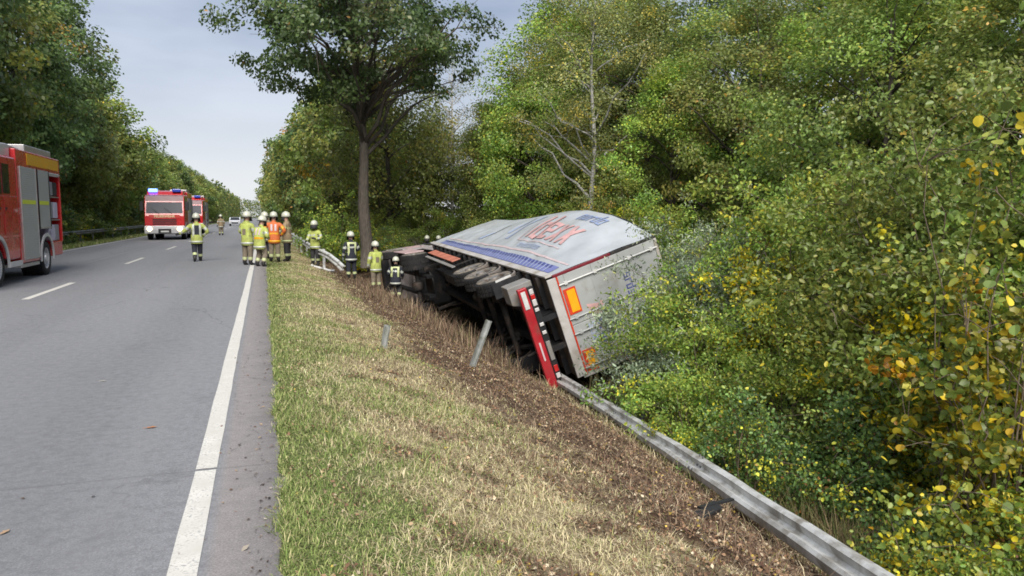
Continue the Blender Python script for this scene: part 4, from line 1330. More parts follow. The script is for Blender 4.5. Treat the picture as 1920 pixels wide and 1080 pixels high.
paint('eye_dark', (.02, .015, .01), .2)
paint('lip', (.35, .13, .11), .5)

def person(label, x, y, heading, jacket='jacket_lime', trousers='trousers_navy', arms=('down', 'down'), legs='stand', lean=0., twist=0., stripes=True,
           panel=None, vest=None, scale=1., z=None, trouser_stripe='reflective_lime', gloves='glove_black', jstripe='reflective', group='firefighters at the accident', head_turn=0.):
    T = empty('person', label, 'person', (x, y, (hf(x, y) if z is None else z) - .01), heading, group)
    T.scale = (scale,) * 3
    J = {}; Rr = {}; E = []
    def j(n, p, r, par=None):
        J[n] = Vector(p); Rr[n] = r
        if par: E.append((par, n))
    cr = {'stand': 0, 'walk': 0, 'crouch': .26, 'bend': .08}[legs]
    pz = .96 - cr
    j('pelvis', (0, 0, pz), (.175, .135))
    up = Matrix.Rotation(-lean, 3, 'X') @ Matrix.Rotation(twist, 3, 'Z')
    base = Vector((0, 0, pz))
    def ub(p):
        return base + up @ (Vector(p) - Vector((0, 0, .96)))
    j('waist', ub((0, 0, 1.14)), (.195, .155), 'pelvis')
    j('chest', ub((0, 0, 1.34)), (.215, .17), 'waist')
    j('collar', ub((0, -.01, 1.47)), (.12, .10), 'chest')
    j('neck', ub((0, .01, 1.55)), (.066, .066), 'collar')
    hb = ub((0, .03, 1.66)) ; ht = ub((0, .035, 1.76))
    j('head', hb, (.085, .10), 'neck'); j('crown', ht, (.07, .085), 'head')
    for s, side, mode in ((-1, 'L', arms[0]), (1, 'R', arms[1])):
        sh = (s * .205, 0, 1.425)
        A = {'down': ((s * .28, -.02, 1.14), (s * .30, .06, .90), (s * .30, .09, .815)),
             'swing': ((s * .27, -.08, 1.15), (s * .27, -.05, .90), (s * .27, -.04, .81)),
             'fwd': ((s * .27, .06, 1.16), (s * .24, .26, 1.04), (s * .22, .34, 1.02)),
             'bent': ((s * .31, .0, 1.16), (s * .20, .22, 1.13), (s * .13, .28, 1.15)),
             'hip': ((s * .40, -.06, 1.18), (s * .25, .07, 1.02), (s * .20, .12, .99)),
             'reach': ((s * .30, .20, 1.28), (s * .30, .44, 1.24), (s * .29, .53, 1.25)),
             'up': ((s * .36, .12, 1.36), (s * .40, .16, 1.16 + .42), (s * .39, .18, 1.67)),
             'side': ((s * .40, .03, 1.22), (s * .58, .12, 1.10), (s * .66, .15, 1.08))}[mode]
        j('sh' + side, ub(sh), (.098, .092), 'chest')
        j('el' + side, ub(A[0]), (.080, .080), 'sh' + side)
        j('wr' + side, ub(A[1]), (.052, .050), 'el' + side)
        w_, p_ = ub(A[1]), ub(A[2])
        j('pa' + side, p_, (.040, .030), 'wr' + side)
        d = (p_ - w_).normalized()
        sd_ = d.cross(up @ Vector((1, 0, .2))).normalized()
        nn = sd_.cross(d).normalized()
        for k, (o_, ln) in enumerate(((-.030, .075), (-.010, .085), (.010, .08), (.029, .062))):
            a = p_ + sd_ * o_ + d * .03
            j('f%d%sa' % (k, side), a, (.0115, .0115), 'pa' + side)
            j('f%d%sb' % (k, side), a + d * ln * .5 - nn * s * .006, (.0105, .0105), 'f%d%sa' % (k, side))
            j('f%d%sc' % (k, side), a + d * ln * .9 - nn * s * .026, (.009, .009), 'f%d%sb' % (k, side))
        j('t%sa' % side, p_ + sd_ * -.042 - d * .01 - nn * s * .012, (.013, .013), 'pa' + side)
        j('t%sb' % side, p_ + sd_ * -.062 + d * .03 - nn * s * .022, (.011, .011), 't%sa' % side)
        G = {'stand': ((s * .11, .01, .51), (s * .13, -.02, .095), (s * .15, .15, .045)),
             'walk': ((s * .10, .10 if s > 0 else .02, .53), (s * .10, .20 if s > 0 else -.26, .10 if s > 0 else .15), (s * .12, .36 if s > 0 else -.12, .05 if s > 0 else .045)),
             'crouch': ((s * .17, .30, .46), (s * .16, .04, .10), (s * .18, .21, .045)),
             'bend': ((s * .13, .14, .50), (s * .14, -.02, .095), (s * .16, .15, .045))}[legs]
        j('hi' + side, Vector((s * .10, 0, pz - .06)), (.125, .135), 'pelvis')
        j('kn' + side, G[0], (.095, .098), 'hi' + side)
        mid = Vector(G[0]).lerp(Vector(G[1]), .45)
        j('ca' + side, mid, (.088, .092), 'kn' + side)
        j('an' + side, G[1], (.062, .066), 'ca' + side)
        j('to' + side, G[2], (.048, .040), 'an' + side)
    names = list(J)
    me = bpy.data.meshes.new('body')
    me.from_pydata([J[n] for n in names], [(names.index(a), names.index(b)) for a, b in E], [])
    o = link('body', me)
    sk = o.modifiers.new('skin', 'SKIN'); sk.use_smooth_shade = True; sk.branch_smoothing = .4
    if not me.skin_vertices:
        me.skin_vertices.new()
    for i, n in enumerate(names):
        me.skin_vertices[0].data[i].radius = Rr[n]
        me.skin_vertices[0].data[i].use_root = (n == 'pelvis')
    ss = o.modifiers.new('sub', 'SUBSURF'); ss.levels = 2; ss.render_levels = 2
    dg = bpy.context.evaluated_depsgraph_get()
    bm_ = bpy.data.meshes.new_from_object(o.evaluated_get(dg))
    bpy.data.objects.remove(o); bpy.data.meshes.remove(me)
    bm_.name = 'body'
    # zones
    mats = [jacket, trousers, 'boot_black', gloves, 'skin', jstripe, trouser_stripe]
    for m in mats:
        bm_.materials.append(MATS[m])
    nf = len(bm_.polygons)
    cen = np.zeros(nf * 3, np.float32); bm_.polygons.foreach_get('center', cen); cen = cen.reshape(-1, 3)
    bones = []
    def zone(a, b):
        if b.startswith('f') and len(b) == 4 or b.startswith('t') and len(b) == 3 or b.startswith('pa'): return 3
        if b.startswith('to'): return 2
        if b[:2] in ('kn', 'ca', 'an', 'hi'): return 1
        if b in ('head', 'crown', 'neck'): return 4
        return 0
    best = np.full(nf, 1e9); zi = np.zeros(nf, int); tt = np.zeros(nf); bi = np.zeros(nf, int)
    for k, (a, b) in enumerate(E):
        A = np.array(J[a]); B = np.array(J[b]); d = B - A
        t = np.clip(((cen - A) @ d) / (d @ d), 0, 1)
        r = (1 - t) * Rr[a][0] + t * Rr[b][0]
        dist = np.linalg.norm(cen - (A + t[:, None] * d), axis=1) - r * .9
        m = dist < best
        best[m] = dist[m]; zi[m] = zone(a, b); tt[m] = t[m]; bi[m] = k
    bn = [b for a, b in E]
    for k, b in enumerate(bn):
        m = bi == k
        if b[:2] == 'an' : zi[m & (tt > .55)] = 2
        if stripes:
            if b[:2] == 'an': zi[m & (tt > .05) & (tt < .45)] = 6
            if b[:2] == 'wr': zi[m & (tt > .45) & (tt < .80)] = 5
            if b[:2] == 'el': zi[m & (tt > .45) & (tt < .75)] = 5
            if b == 'chest': zi[m & (tt > .55) & (tt < .85)] = 5
            if b == 'waist': zi[m & (tt > .10) & (tt < .45)] = 5
    lowj = cen[:, 2] < pz - .02
    zi[(zi == 0) & lowj & (best < .2)] = 1
    bm_.polygons.foreach_set('material_index', zi.astype(np.int32))
    bm_.polygons.foreach_set('use_smooth', [True] * nf)
    body = link('body', bm_, T)
    # coat skirt below the waist
    q = MB(); q.lathe([(.205, -.24), (.225, -.22), (.212, -.05), (.205, .10)], (0, 0, pz), (0, 0, 1), 20)
    q.v = [(a, b * .80, c) for a, b, c in q.v]
    q.build('coat_skirt', jacket, T, smooth='all')
    q = MB(); q.lathe([(.226, -.20), (.229, -.20), (.224, -.13), (.221, -.13)], (0, 0, pz), (0, 0, 1), 20)
    q.v = [(a, b * .81, c) for a, b, c in q.v]
    q.build('hem_stripe', jstripe, T, smooth='all')
    # helmet with brim, crest and neck flap
    Mh = Matrix.Translation(hb + Vector((0, 0, .035))) @ (up @ Matrix.Rotation(head_turn, 3, 'Z')).to_4x4()
    q = MB()
    q.lathe([(.142, 0), (.150, .005), (.146, .06), (.128, .13), (.09, .178), (.04, .197), (.001, .20)], (0, 0, 0), (0, 0, 1), 20)
    q.v = [(a * .95, b * 1.12 - .005, c * .96) for a, b, c in q.v]
    hm = q.build('helmet', 'helmet_white', T, smooth='all', M=Mh)
    q = MB(); q.tube([(0, .15, .07), (0, .10, .155), (0, 0, .205), (0, -.10, .16), (0, -.165, .05)], .013, 6); q.build('crest', 'helmet_white', hm, smooth='all', M=Mh)
    q = MB(); q.lathe([(.150, .004), (.178, -.012), (.178, -.018), (.145, -.004)], (0, 0, 0), (0, 0, 1), 20, 0, .35, math.pi - .35)
    q.v = [(a, b * 1.12, c) for a, b, c in q.v]
    q.build('visor_brim', 'glass_dark', hm, smooth='all', M=Mh)
    q = MB(); q.lathe([(.140, .01), (.150, -.08), (.165, -.15), (.160, -.15), (.145, -.08), (.134, .01)], (0, 0, 0), (0, 0, 1), 14, 0, math.pi * 1.02, math.pi * 1.98)
    q.v = [(a, b * 1.1, c) for a, b, c in q.v]
    q.build('neck_flap', 'rubber', hm, smooth='all', M=Mh)
    # face
    Mf = Matrix.Translation(hb) @ (up @ Matrix.Rotation(head_turn, 3, 'Z')).to_4x4()
    q = MB()
    for s in (-1, 1):
        q.lathe([(.001, -.012), (.011, -.006), (.013, 0), (.011, .006), (.001, .012)], (s * .033, .092, .018), (0, 1, 0), 8)
    q.build('eyes', 'eye_dark', T, M=Mf)
    q = MB(); q.prism([(.09, .01), (.125, -.030), (.088, -.038)], -.012, .012); q.build('nose', 'skin', T, M=Mf, bevel=.004)
    q = MB(); q.bx(-.025, .025, .085, .098, -.066, -.056); q.build('mouth', 'lip', T, M=Mf, bevel=.003)
    # patches draped on the torso
    bm2 = bmesh.new(); bm2.from_mesh(bm_)
    tree = BVHTree.FromBMesh(bm2)
    def patch(name, mat, rects, face=-1, off=.014):
        q = MB()
        Rl = up
        for (x0, x1, z0, z1) in rects:
            nx, nz = max(2, int((x1 - x0) / .03) + 1), max(2, int((z1 - z0) / .03) + 1)
            V = []; ok = True
            for jz in range(nz + 1):
                for ix in range(nx + 1):
                    px_ = x0 + (x1 - x0) * ix / nx; pz_ = z0 + (z1 - z0) * jz / nz
                    og = ub((px_, face * .6, pz_)); dr = up @ Vector((0, -face, 0))
                    hit = tree.ray_cast(og, dr)
                    if hit[0] is None or hit[3] > .75:
                        V.append(og + dr * .47)
                    else:
                        V.append(hit[0] - dr * off)
            n = nx + 1
            q.add(V, [(a * n + b, a * n + b + 1, (a + 1) * n + b + 1, (a + 1) * n + b) for a in range(nz) for b in range(nx)])
        return q.build(name, mat, T, smooth='all')
    if panel == 'frame':
        patch('back_panel', 'reflective_lime', [(-.175, -.095, .93, 1.47), (.095, .175, .93, 1.47), (-.095, .095, 1.40, 1.47), (-.17, .17, .84, .95)])
    elif panel == 'dark':
        patch('back_panel', 'jacket_navy', [(-.085, .085, .98, 1.42)])
        patch('back_panel', 'reflective', [(-.155, -.085, .95, 1.45), (.085, .155, .95, 1.45)])
    elif panel == 'square':
        patch('back_panel', 'vest_lime', [(-.16, .16, .90, 1.46)], off=.012)
        patch('back_emblem', 'trousers_sand', [(-.07, .07, 1.08, 1.28)], off=.022)
    elif panel == 'pack':
        q = MB(); q.tube([(0, -.24, .95), (0, -.24, 1.38), (0, -.24, 1.44)], [.085, .085, .05], 12)
        q.build('air_cylinder', 'sign_yellow', T, smooth=True, M=Matrix.Translation(base) @ up.to_4x4() @ Matrix.Translation((0, 0, -.96)))
    if vest:
        patch('vest', vest, [(-.165, .165, .98, 1.46)], -1, .016)
        patch('vest', vest, [(-.155, .155, .98, 1.44)], 1, .016)
        patch('vest_stripe', 'tarp_pink', [(-.10, -.03, 1.18, 1.42), (.04, .11, 1.18, 1.42)], -1, .024)
        patch('vest_stripe', 'sign_yellow', [(-.165, .165, 1.04, 1.11)], -1, .024)
    bm2.free()
    return T

person('person in dark trousers and lime jacket walking alone in the middle of the road', -2.44, 30.68, .1, 'jacket_lime', 'trousers_navy', ('side', 'hip'), 'walk', panel='dark', gloves='glove_black')
person('person in tan suit standing far off on the road near the white car', -3.62, 70.9, .4, 'jacket_sand', 'trousers_sand', ('down', 'down'), 'stand')
person('person in lime jacket and light helmet at the road end of the group', -.57, 27.8, -.7, 'jacket_lime', 'trousers_sand', ('bent', 'fwd'), 'stand', panel='square', scale=1.03)
person('person leaning forward in lime jacket on the white edge line', -.16, 26.9, -.75, 'jacket_lime', 'trousers_sand', ('fwd', 'bent'), 'bend', lean=.20, vest='vest_lime', scale=1.0)
person('person in orange vest in the middle of the firefighter group', .36, 29.6, -.15, 'vest_orange', 'trousers_sand', ('hip', 'hip'), 'stand', vest='vest_orange', jstripe='sign_yellow', scale=1.03)
person('person behind the orange vest with only a helmet and shoulder showing', .05, 31.6, .6, 'jacket_sand', 'trousers_navy', ('down', 'down'), 'stand', scale=1.02)
person('person in tan coat and black trousers standing at the rail end of the group', .86, 30.6, 1.2, 'jacket_sand', 'trousers_dark', ('bent', 'down'), 'stand', scale=1.05, jstripe='reflective_lime')
person('person in lime and tan gear standing alone beside the bent guardrail end', 2.02, 32.2, 2.5, 'jacket_lime', 'trousers_dark', ('bent', 'fwd'), 'stand', scale=1.02)
person('person in navy uniform with square reflective frame on the back beside the trunk', 3.30, 30.3, .2, 'jacket_navy', 'trousers_navy', ('down', 'bent'), 'stand', panel='frame', stripes=True, gloves='glove', scale=1.04)
person('person in yellow jacket on the slope between trunk and overturned lorry', 3.98, 28.2, .35, 'jacket_lime', 'trousers_sand', ('down', 'fwd'), 'stand', panel='square', gloves='glove_black', scale=1.0)
person('person in black uniform with reflective back stripes crouching by the lorry wheels', 4.72, 28.2, -.35, 'jacket_navy', 'trousers_dark', ('bent', 'fwd'), 'bend', lean=.15, panel='frame', gloves='glove', scale=.94)
def behind(xp, lab):
    person(lab, xp[0], xp[1], 2.6, 'jacket_navy', 'trousers_navy', ('down', 'down'), 'stand', scale=.93)
behind((8.05, 38.0), 'person behind the lorry with only a white helmet above the cab side')
behind((8.75, 38.4), 'person behind the lorry whose helmet barely shows beside the front of the tarpaulin')

# ------------------------------------------------------------------ small things on the verge
def hose():
    x, y = 2.0, 30.3
    T = empty('hose', 'white folded hose lying on the grass by the bent rail end', 'hose', (x, y, hf(x, y)), .2)
    q = MB(); P = []
    for k in range(25):
        a = k / 24
        xx = -.25 + a * .75; yy = .12 * math.sin(a * 12)
        P.append((xx, yy, hf(x + xx, y + yy) - hf(x, y) + .05))
    q.tube(P, .05, 8); q.build('hose_line', 'plate_white', T, smooth='all')
    q = MB(); q.tube([P[-1], (P[-1][0] + .12, P[-1][1], P[-1][2])], .06, 10); q.build('coupling', 'alu', T, smooth=True)
hose()
paint('leaf_orange', (.42, .17, .06), .7); paint('leaf_tan', (.40, .27, .17), .7); paint('leaf_pale', (.55, .5, .42), .7)
def fallen_leaf(x, y, s, mat, lab, rz):
    T = empty('fallen_leaf', lab, 'leaf', (x, y, .006), rz)
    q = MB()
    prof = [(-.5, .0), (-.3, .2), (-.05, .16), (.1, .27), (.25, .12), (.5, 0), (.25, -.14), (.08, -.25), (-.08, -.15), (-.3, -.19)]
    V = [(a * s, b * s, .002 + .18 * s * abs(b) + .05 * s * a * a) for a, b in prof]
    c = (0, 0, .003)
    q.add(V + [c], [(i, (i + 1) % 10, 10) for i in range(10)])
    q.tube([(-.5 * s, 0, .004), (-.75 * s, .06 * s, .004)], .002, 4)
    q.build('blade', mat, T)
fallen_leaf(-.93, 6.61, .085, 'leaf_orange', 'orange brown fallen leaf in the middle of the near lane', .2)
fallen_leaf(-1.41, 4.63, .07, 'leaf_tan', 'tan fallen leaf on the asphalt at the frame edge', 1.2)
fallen_leaf(-1.66, 8.68, .06, 'leaf_pale', 'pale fallen leaf lying alone on the asphalt', .4)

# ------------------------------------------------------------------ grass, litter, weeds
def blades(name, label, X, Y, hgt, wid, lay, pal, seed, zoff=0., vary=.25):
    g = np.random.default_rng(seed)
    n = len(X)
    Z = h(X, Y) - .01 + zoff
    B = np.stack([X, Y, Z], 1)
    a = g.uniform(0, 2 * math.pi, n)
    d = np.stack([np.cos(a), np.sin(a), np.zeros(n)], 1)
    s = np.stack([-np.sin(a), np.cos(a), np.zeros(n)], 1)
    tilt = lay * g.uniform(.5, 1.4, n)
    up = np.array([0, 0, 1.0])
    p1 = B + (d * np.sin(tilt * .55)[:, None] + up * np.cos(tilt * .55)[:, None]) * (hgt * .55)[:, None]
    p2 = p1 + (d * np.sin(tilt * 1.25)[:, None] + up * np.cos(tilt * 1.25)[:, None]) * (hgt * .5)[:, None]
    gz = h(p2[:, 0], p2[:, 1]) + .012
    p2[:, 2] = np.maximum(p2[:, 2], gz)
    p1[:, 2] = np.maximum(p1[:, 2], h(p1[:, 0], p1[:, 1]) + .012)
    w = wid[:, None]
    V = np.stack([B - s * w * .5, B + s * w * .5, p1 + s * w * .42, p1 - s * w * .42, p2 + s * w * .12, p2 - s * w * .12], 1).reshape(-1, 3)
    i = np.arange(n)[:, None] * 6
    F = np.concatenate([i + np.array([[0, 1, 2, 3]]), i + np.array([[3, 2, 4, 5]])], 1).reshape(-1, 4)
    if callable(pal):
        c = pal(X, Y, g)
    else:
        c = pick_colors(n, pal, g, None, vary)
    me = np_mesh(name, V, F, 'blade', np.repeat(c, 2, 0))
    o = link(name, me); tag(o, label, None, None, 'stuff')
    return o

GREEN = [(3, (0.138, 0.198, 0.052)), (3, (0.198, 0.250, 0.077)), (2, (0.275, 0.307, 0.110)), (2.0, (0.439, 0.401, 0.209))]
STRAW = [(3, (0.535, 0.458, 0.273)), (3, (0.665, 0.576, 0.368)), (2, (0.380, 0.304, 0.185)), (2.4, (0.321, 0.333, 0.125)), (1, (0.202, 0.131, 0.083))]
BROWN = [(3, (0.123, 0.077, 0.051)), (3, (0.208, 0.140, 0.093)), (2, (0.324, 0.251, 0.166)), (1, (0.069, 0.043, 0.029)), (.5, (0.170, 0.178, 0.066))]

def sample_y(g, n, y0, y1, p=1.0):
    u = g.random(n)
    return y0 * (y1 / y0) ** (u ** p)

def patchy(X, Y):
    return vnoise(X, Y, .55, 1) * .6 + vnoise(X, Y, 1.7, 2) * .4 + .25 * vnoise(X, Y, 4.1, 7)

def grass():
    g = np.random.default_rng(11)
    # green turf next to the asphalt
    n = 270000
    Y = sample_y(g, n, 3.0, 60); X = .05 - .075 * np.clip(vnoise(Y, Y * 2.3, 2.1, 51) + g.normal(0, .3, n), 0, 1) + g.random(n) ** 1.3 * (2.9 + .012 * Y)
    k = np.maximum(patchy(X, Y) + (.95 - X) * 1.0, (vnoise(X, Y, 1.1, 41) + .5 * vnoise(X, Y, 3.1, 43)) * 1.1 - .28 - np.clip(X - 2.2, 0, 9)) + g.normal(0, .2, n)
    keep = (k > .12) & (g.random(n) > .12 + .3 * (vnoise(X, Y, 2.6, 9) > .35))
    X, Y = X[keep], Y[keep]; n = len(X)
    hg = (.03 + .055 * g.random(n)) * (1 + .6 * np.clip(vnoise(X, Y, 1.3, 4), -.6, 1)) * (1 + .004 * Y)
    blades('grass', 'green grass growing along the asphalt edge', X, Y, hg, g.uniform(.0028, .0062, n) * (1 + Y * .04), .75 + .7 * g.random(n), GREEN, 12)
    # dry straw-coloured grass in the middle of the verge
    n = 330000
    Y = sample_y(g, n, 3.0, 50); X = .2 + g.random(n) * (3.6 + .01 * Y)
    k = 1 - np.abs(X - 1.35 - np.clip((11 - Y) * .06, 0, .40)) / 1.02 + 1.0 * patchy(X + 3, Y) + .5 * vnoise(X, Y, 6.5, 11) + g.normal(0, .2, n)
    keep = (k > .05) & (vnoise(X, Y, 3.3, 31) + .5 * vnoise(X, Y, 7, 33) < .52 + .2 * (X < .9)) & (vnoise(X, Y, 9.5, 21) + g.normal(0, .3, n) > -.42)
    X, Y = X[keep], Y[keep]; n = len(X)
    hg = .03 + .08 * g.random(n) ** 1.6
    blades('dry_grass', 'straw coloured dry grass on the verge', X, Y, hg, g.uniform(.0022, .005, n) * (1 + Y * .04), 1.2 + .6 * g.random(n), STRAW, 13)
    # brown torn-up strip: dead stalks and roots lying flat
    n = 110000
    Y = sample_y(g, n, 3.0, 40); X = .4 + g.random(n) * 5.8
    k = np.maximum(-.2 + .9 * patchy(X + 9, Y) + (X - 1.6 - np.clip((12 - Y) * .06, 0, .42)) * .62, 1.3 * vnoise(X, Y, 3.3, 31) - .45) + g.normal(0, .2, n)
    keep = (k > .15)
    X, Y = X[keep], Y[keep]; n = len(X)
    blades('dead_stalks', 'brown dead stalks lying on the torn soil', X, Y, .04 + .20 * g.random(n) ** 2.6, g.uniform(.003, .007, n) * (1 + Y * .02), 1.4 + .35 * g.random(n), BROWN, 14)
    # grass on the far side
    n = 30000
    Y = sample_y(g, n, 24, 120); X = -9.75 - g.random(n) * 3.6
    blades('far_grass', 'green verge grass along the left road edge', X, Y, .06 + .12 * g.random(n), .02 + .02 * g.random(n), .5 + .4 * g.random(n), GREEN, 15)
    # weeds under and behind the fallen rail, tall green-brown stalks
    n = 16000
    Y = sample_y(g, n, 3.2, 17); X = np.interp(Y, [0, 3, 8, 15, 20], [5.1, 5.35, 6.0, 6.95, 7.2]) + np.abs(g.normal(0, .55, n))
    keep = ~((Y > 15.4) & (X > 6.4))
    X, Y = X[keep], Y[keep]; n = len(X)
    blades('tall_grass', 'tall green and tan stalks behind the fallen rail', X, Y, (.18 + .5 * g.random(n) ** 1.5), .005 + .006 * g.random(n), .35 + .4 * g.random(n),
           [(2, (.11, .14, .045)), (2, (.17, .18, .07)), (3, (.28, .23, .12)), (2.5, (.16, .11, .07))], 16)
    n = 2600
    Y = sample_y(g, n, 3.0, 16); X = np.interp(Y, [0, 3, 8, 15, 20], [4.5, 4.6, 5.25, 6.1, 6.2]) - np.abs(g.normal(0, .22, n))
    blades('rail_grass', 'straggly dry grass on the near side of the fallen rail', X, Y, .08 + .16 * g.random(n), .004 + .004 * g.random(n), .7 + .5 * g.random(n), STRAW + [(2, (.14, .15, .05))], 17)
    # dry brushwood before the lorry's wheels
    n = 4200
    c = np.array([[4.1, 25.0], [4.3, 23.2], [4.2, 21.5], [4.4, 20], [4.45, 18.6], [4.6, 17.2], [4.9, 16], [4.15, 26.4], [3.4, 24.5], [3.6, 22]])
    ci = g.integers(0, len(c), n)
    X = c[ci, 0] + g.normal(0, .38, n); Y = c[ci, 1] + g.normal(0, .7, n)
    blades('dry_weeds', 'dry brown weeds standing before the lorry wheels', X, Y, (.16 + .5 * g.random(n) ** 1.8) * np.where(Y > 24, .6, 1), .006 + .008 * g.random(n), .35 + .6 * g.random(n), BROWN, 18)
    # leaf litter
    n = 75000
    Y = sample_y(g, n, 3.0, 26); X = .1 + g.random(n) ** .8 * 5.6
    k = np.maximum((X - 1.65 - np.clip((12 - Y) * .06, 0, .42)) * .7 + .9 * patchy(X + 5, Y), 1.2 * vnoise(X, Y, 3.3, 31) - .4) + g.normal(0, .4, n)
    keep = k > .2
    X, Y = X[keep], Y[keep]; n = len(X)
    P = np.stack([X, Y, h(X, Y) + .012 + .02 * g.random(n)], 1)
    V, F, per = leaves(P, g.uniform(.012, .042, n), g, up=1.1, shape='quad', aspect=.7)
    pal = [(4, (.17, .10, .06)), (3, (.27, .17, .10)), (2, (.40, .29, .18)), (1.4, (.48, .40, .28)), (.5, (.42, .31, .07)), (1, (.10, .055, .04))]
    me = np_mesh('leaf_litter', V, F, 'blade', np.repeat(pick_colors(n, pal, g, None, .3), per, 0))
    tag(link('leaf_litter', me), 'brown fallen leaves scattered over the slope', None, None, 'stuff')
    # small clods of torn soil
    n = 2600
    q = MB()
    Y = sample_y(g, n, 3.2, 24); X = 1.9 + g.random(n) * 3.9
    for x, y in zip(X, Y):
        if patchy(x + 9, y) + (x - 2.3) * .4 < 0: continue
        s = .010 + .030 * g.random() ** 3
        z = hf(x, y)
        a = g.uniform(0, 6.28)
        V = []
        for k in range(5):
            b = a + k * 1.257
            r_ = s * g.uniform(.7, 1.2)
            V.append((x + math.cos(b) * r_, y + math.sin(b) * r_, z - .005))
        for k in range(5):
            b = a + k * 1.257 + .3
            r_ = s * g.uniform(.4, .8)
            V.append((x + math.cos(b) * r_, y + math.sin(b) * r_, z + s * g.uniform(.5, .9)))
        q.add(V, [(k, (k + 1) % 5, 5 + (k + 1) % 5, 5 + k) for k in range(5)] + [(5, 6, 7, 8, 9)])
    paint('clod', (.085, .052, .034), .95, 0, .35, 20, (.17, .12, .08), .4)
    o = q.build('soil_clods', 'clod'); tag(o, 'clods of torn brown soil on the slope', None, None, 'stuff')
    # twigs
    q = MB()
    for _ in range(260):
        y = float(sample_y(g, 1, 3.2, 18)[0]); x = g.uniform(2.3, 5.4)
        a = g.uniform(0, 6.28); ln = g.uniform(.1, .5)
        P = [(x + math.cos(a) * ln * t + .03 * math.sin(t * 7 + a), y + math.sin(a) * ln * t, hf(x + math.cos(a) * ln * t, y + math.sin(a) * ln * t) + .015 + .05 * t * g.random()) for t in (0, .35, .7, 1)]
        q.tube(P, [.006, .005, .004, .002], 4, False)
    o = q.build('twigs', 'twig_brown'); tag(o, 'thin twigs lying on the brown slope', None, None, 'stuff')
grass()

def road_bits():
    g = np.random.default_rng(41)
    n = 420
    Y = sample_y(g, n, 3.0, 40)
    X = np.where(g.random(n) < .75, .02 - np.abs(g.normal(0, .16, n)), -9 * g.random(n) ** 2)
    P = np.stack([X, Y, np.full(n, .008)], 1)
    V, F, per = leaves(P, g.uniform(.008, .032, n) * np.where(g.random(n) < .06, 1.8, 1), g, up=2.5, shape='quad', aspect=.7)
    me = np_mesh('road_litter', V, F, 'blade', np.repeat(pick_colors(n, [(3, (.14, .09, .06)), (2, (.26, .19, .12)), (1, (.36, .32, .26)), (1, (.06, .05, .045))], g, None, .3), per, 0))
    tag(link('road_litter', me), 'leaf crumbs and grit strewn along the asphalt edge', None, None, 'stuff')
road_bits()

# ------------------------------------------------------------------ trees and bushes
pg = random.Random(5)
OAK = make_tree('oak', 21, H=15.5, cr=6.3, base=8.0, tr=.36, nl=150, leaves_n=33000, size=.19, pal='oak', clump_r=(.55, 1.15), limbs_vis=70, asym=(-.3, 0), shell=.35, flat=.6, lean=(-.75, 0))
LV = [make_tree('deciduous', 31 + i, H=20, cr=5.6, base=3.0, tr=.28, nl=140, leaves_n=34000, size=.25, pal=p_, clump_r=(.8, 1.6), limbs_vis=30, top=t_)
      for i, (p_, t_) in enumerate((('dark', 1.), ('mid', 1.1), ('dark', .9)))]
MV = [make_tree('deciduous', 51 + i, H=12.5, cr=4.3, base=1.4, tr=.2, nl=100, leaves_n=15000, size=.28, pal=p_, clump_r=(.7, 1.35), limbs_vis=26, top=t_)
      for i, (p_, t_) in enumerate((('mid', 1.), ('olive', .85), ('mid', .8), ('dark', 1.)))]
RV = [make_tree('deciduous', 71 + i, H=11, cr=3.6, base=1.2, tr=.17, nl=130, leaves_n=36000, size=.115, pal=p_, clump_r=(.5, 1.05), limbs_vis=34, top=t_)
      for i, (p_, t_) in enumerate((('mid', 1.), ('fresh', .85), ('olive', .9), ('dark', 1.)))]
BIRCH = make_tree('birch', 91, H=14, cr=3.7, base=2.6, tr=.14, nl=150, leaves_n=27000, size=.085, pal='birch', woodmat='bark_birch', clump_r=(.4, .9), limbs_vis=26, droop=.12, shell=.3, lean=(.5, .3))
BIRCH2 = make_tree('birch', 93, H=13.5, cr=3.0, base=2.6, tr=.12, nl=110, leaves_n=9000, size=.09, pal='birch', woodmat='bark_birch', clump_r=(.4, .95), limbs_vis=60, droop=.15, shell=.3, lean=(-.3, .2))
WEEP = make_tree('weeping', 95, H=13, cr=4.2, base=2.2, tr=.22, nl=130, leaves_n=20000, size=.17, pal='olive', clump_r=(.45, 1.0), limbs_vis=40, droop=.25, shell=.45, flat=1.5)
BB = {
    'fresh': [make_bush(101, 1.6, 1.5, 2.8, 11000, .07, 'fresh'), make_bush(102, 1.5, 1.6, 3.2, 11000, .066, 'fresh', aspect=.55)],
    'gold': [make_bush(103, 1.2, 1.2, 3.0, 6500, .066, 'gold', aspect=.8, stems=12, spray=30, arch=.6)],
    'grey': [make_bush(104, 1.5, 1.4, 2.8, 15000, .07, 'grey', aspect=.38, stems=20)],
    'bramble': [make_bush(105, 1.5, 1.4, 1.7, 7500, .075, 'bramble', aspect=.75, arch=.9, low=.05), make_bush(106, 1.3, 1.5, 2.3, 8000, .065, 'bramble', aspect=.7)],
    'mid': [make_bush(107, 1.8, 1.7, 3.6, 16000, .066, 'fresh'), make_bush(108, 1.6, 1.8, 3.9, 16000, .064, 'mid')],
    'round': [make_bush(120, .95, .95, 4.3, 5200, .075, 'edge', aspect=.9, stems=12, spray=46, low=.45), make_bush(121, 1.2, 1.1, 1.5, 4200, .062, 'edge', aspect=.85, stems=14, spray=30)],
    'far': [make_bush(109, 1.8, 1.8, 2.6, 3800, .17, 'mid', shape='quad', stems=8), make_bush(110, 1.9, 1.7, 2.9, 3800, .17, 'dark', shape='quad', stems=8)],
    'farold': [make_bush(111, 1.6, 1.6, 2.4, 3200, .17, 'gold', shape='quad', stems=8)],
}

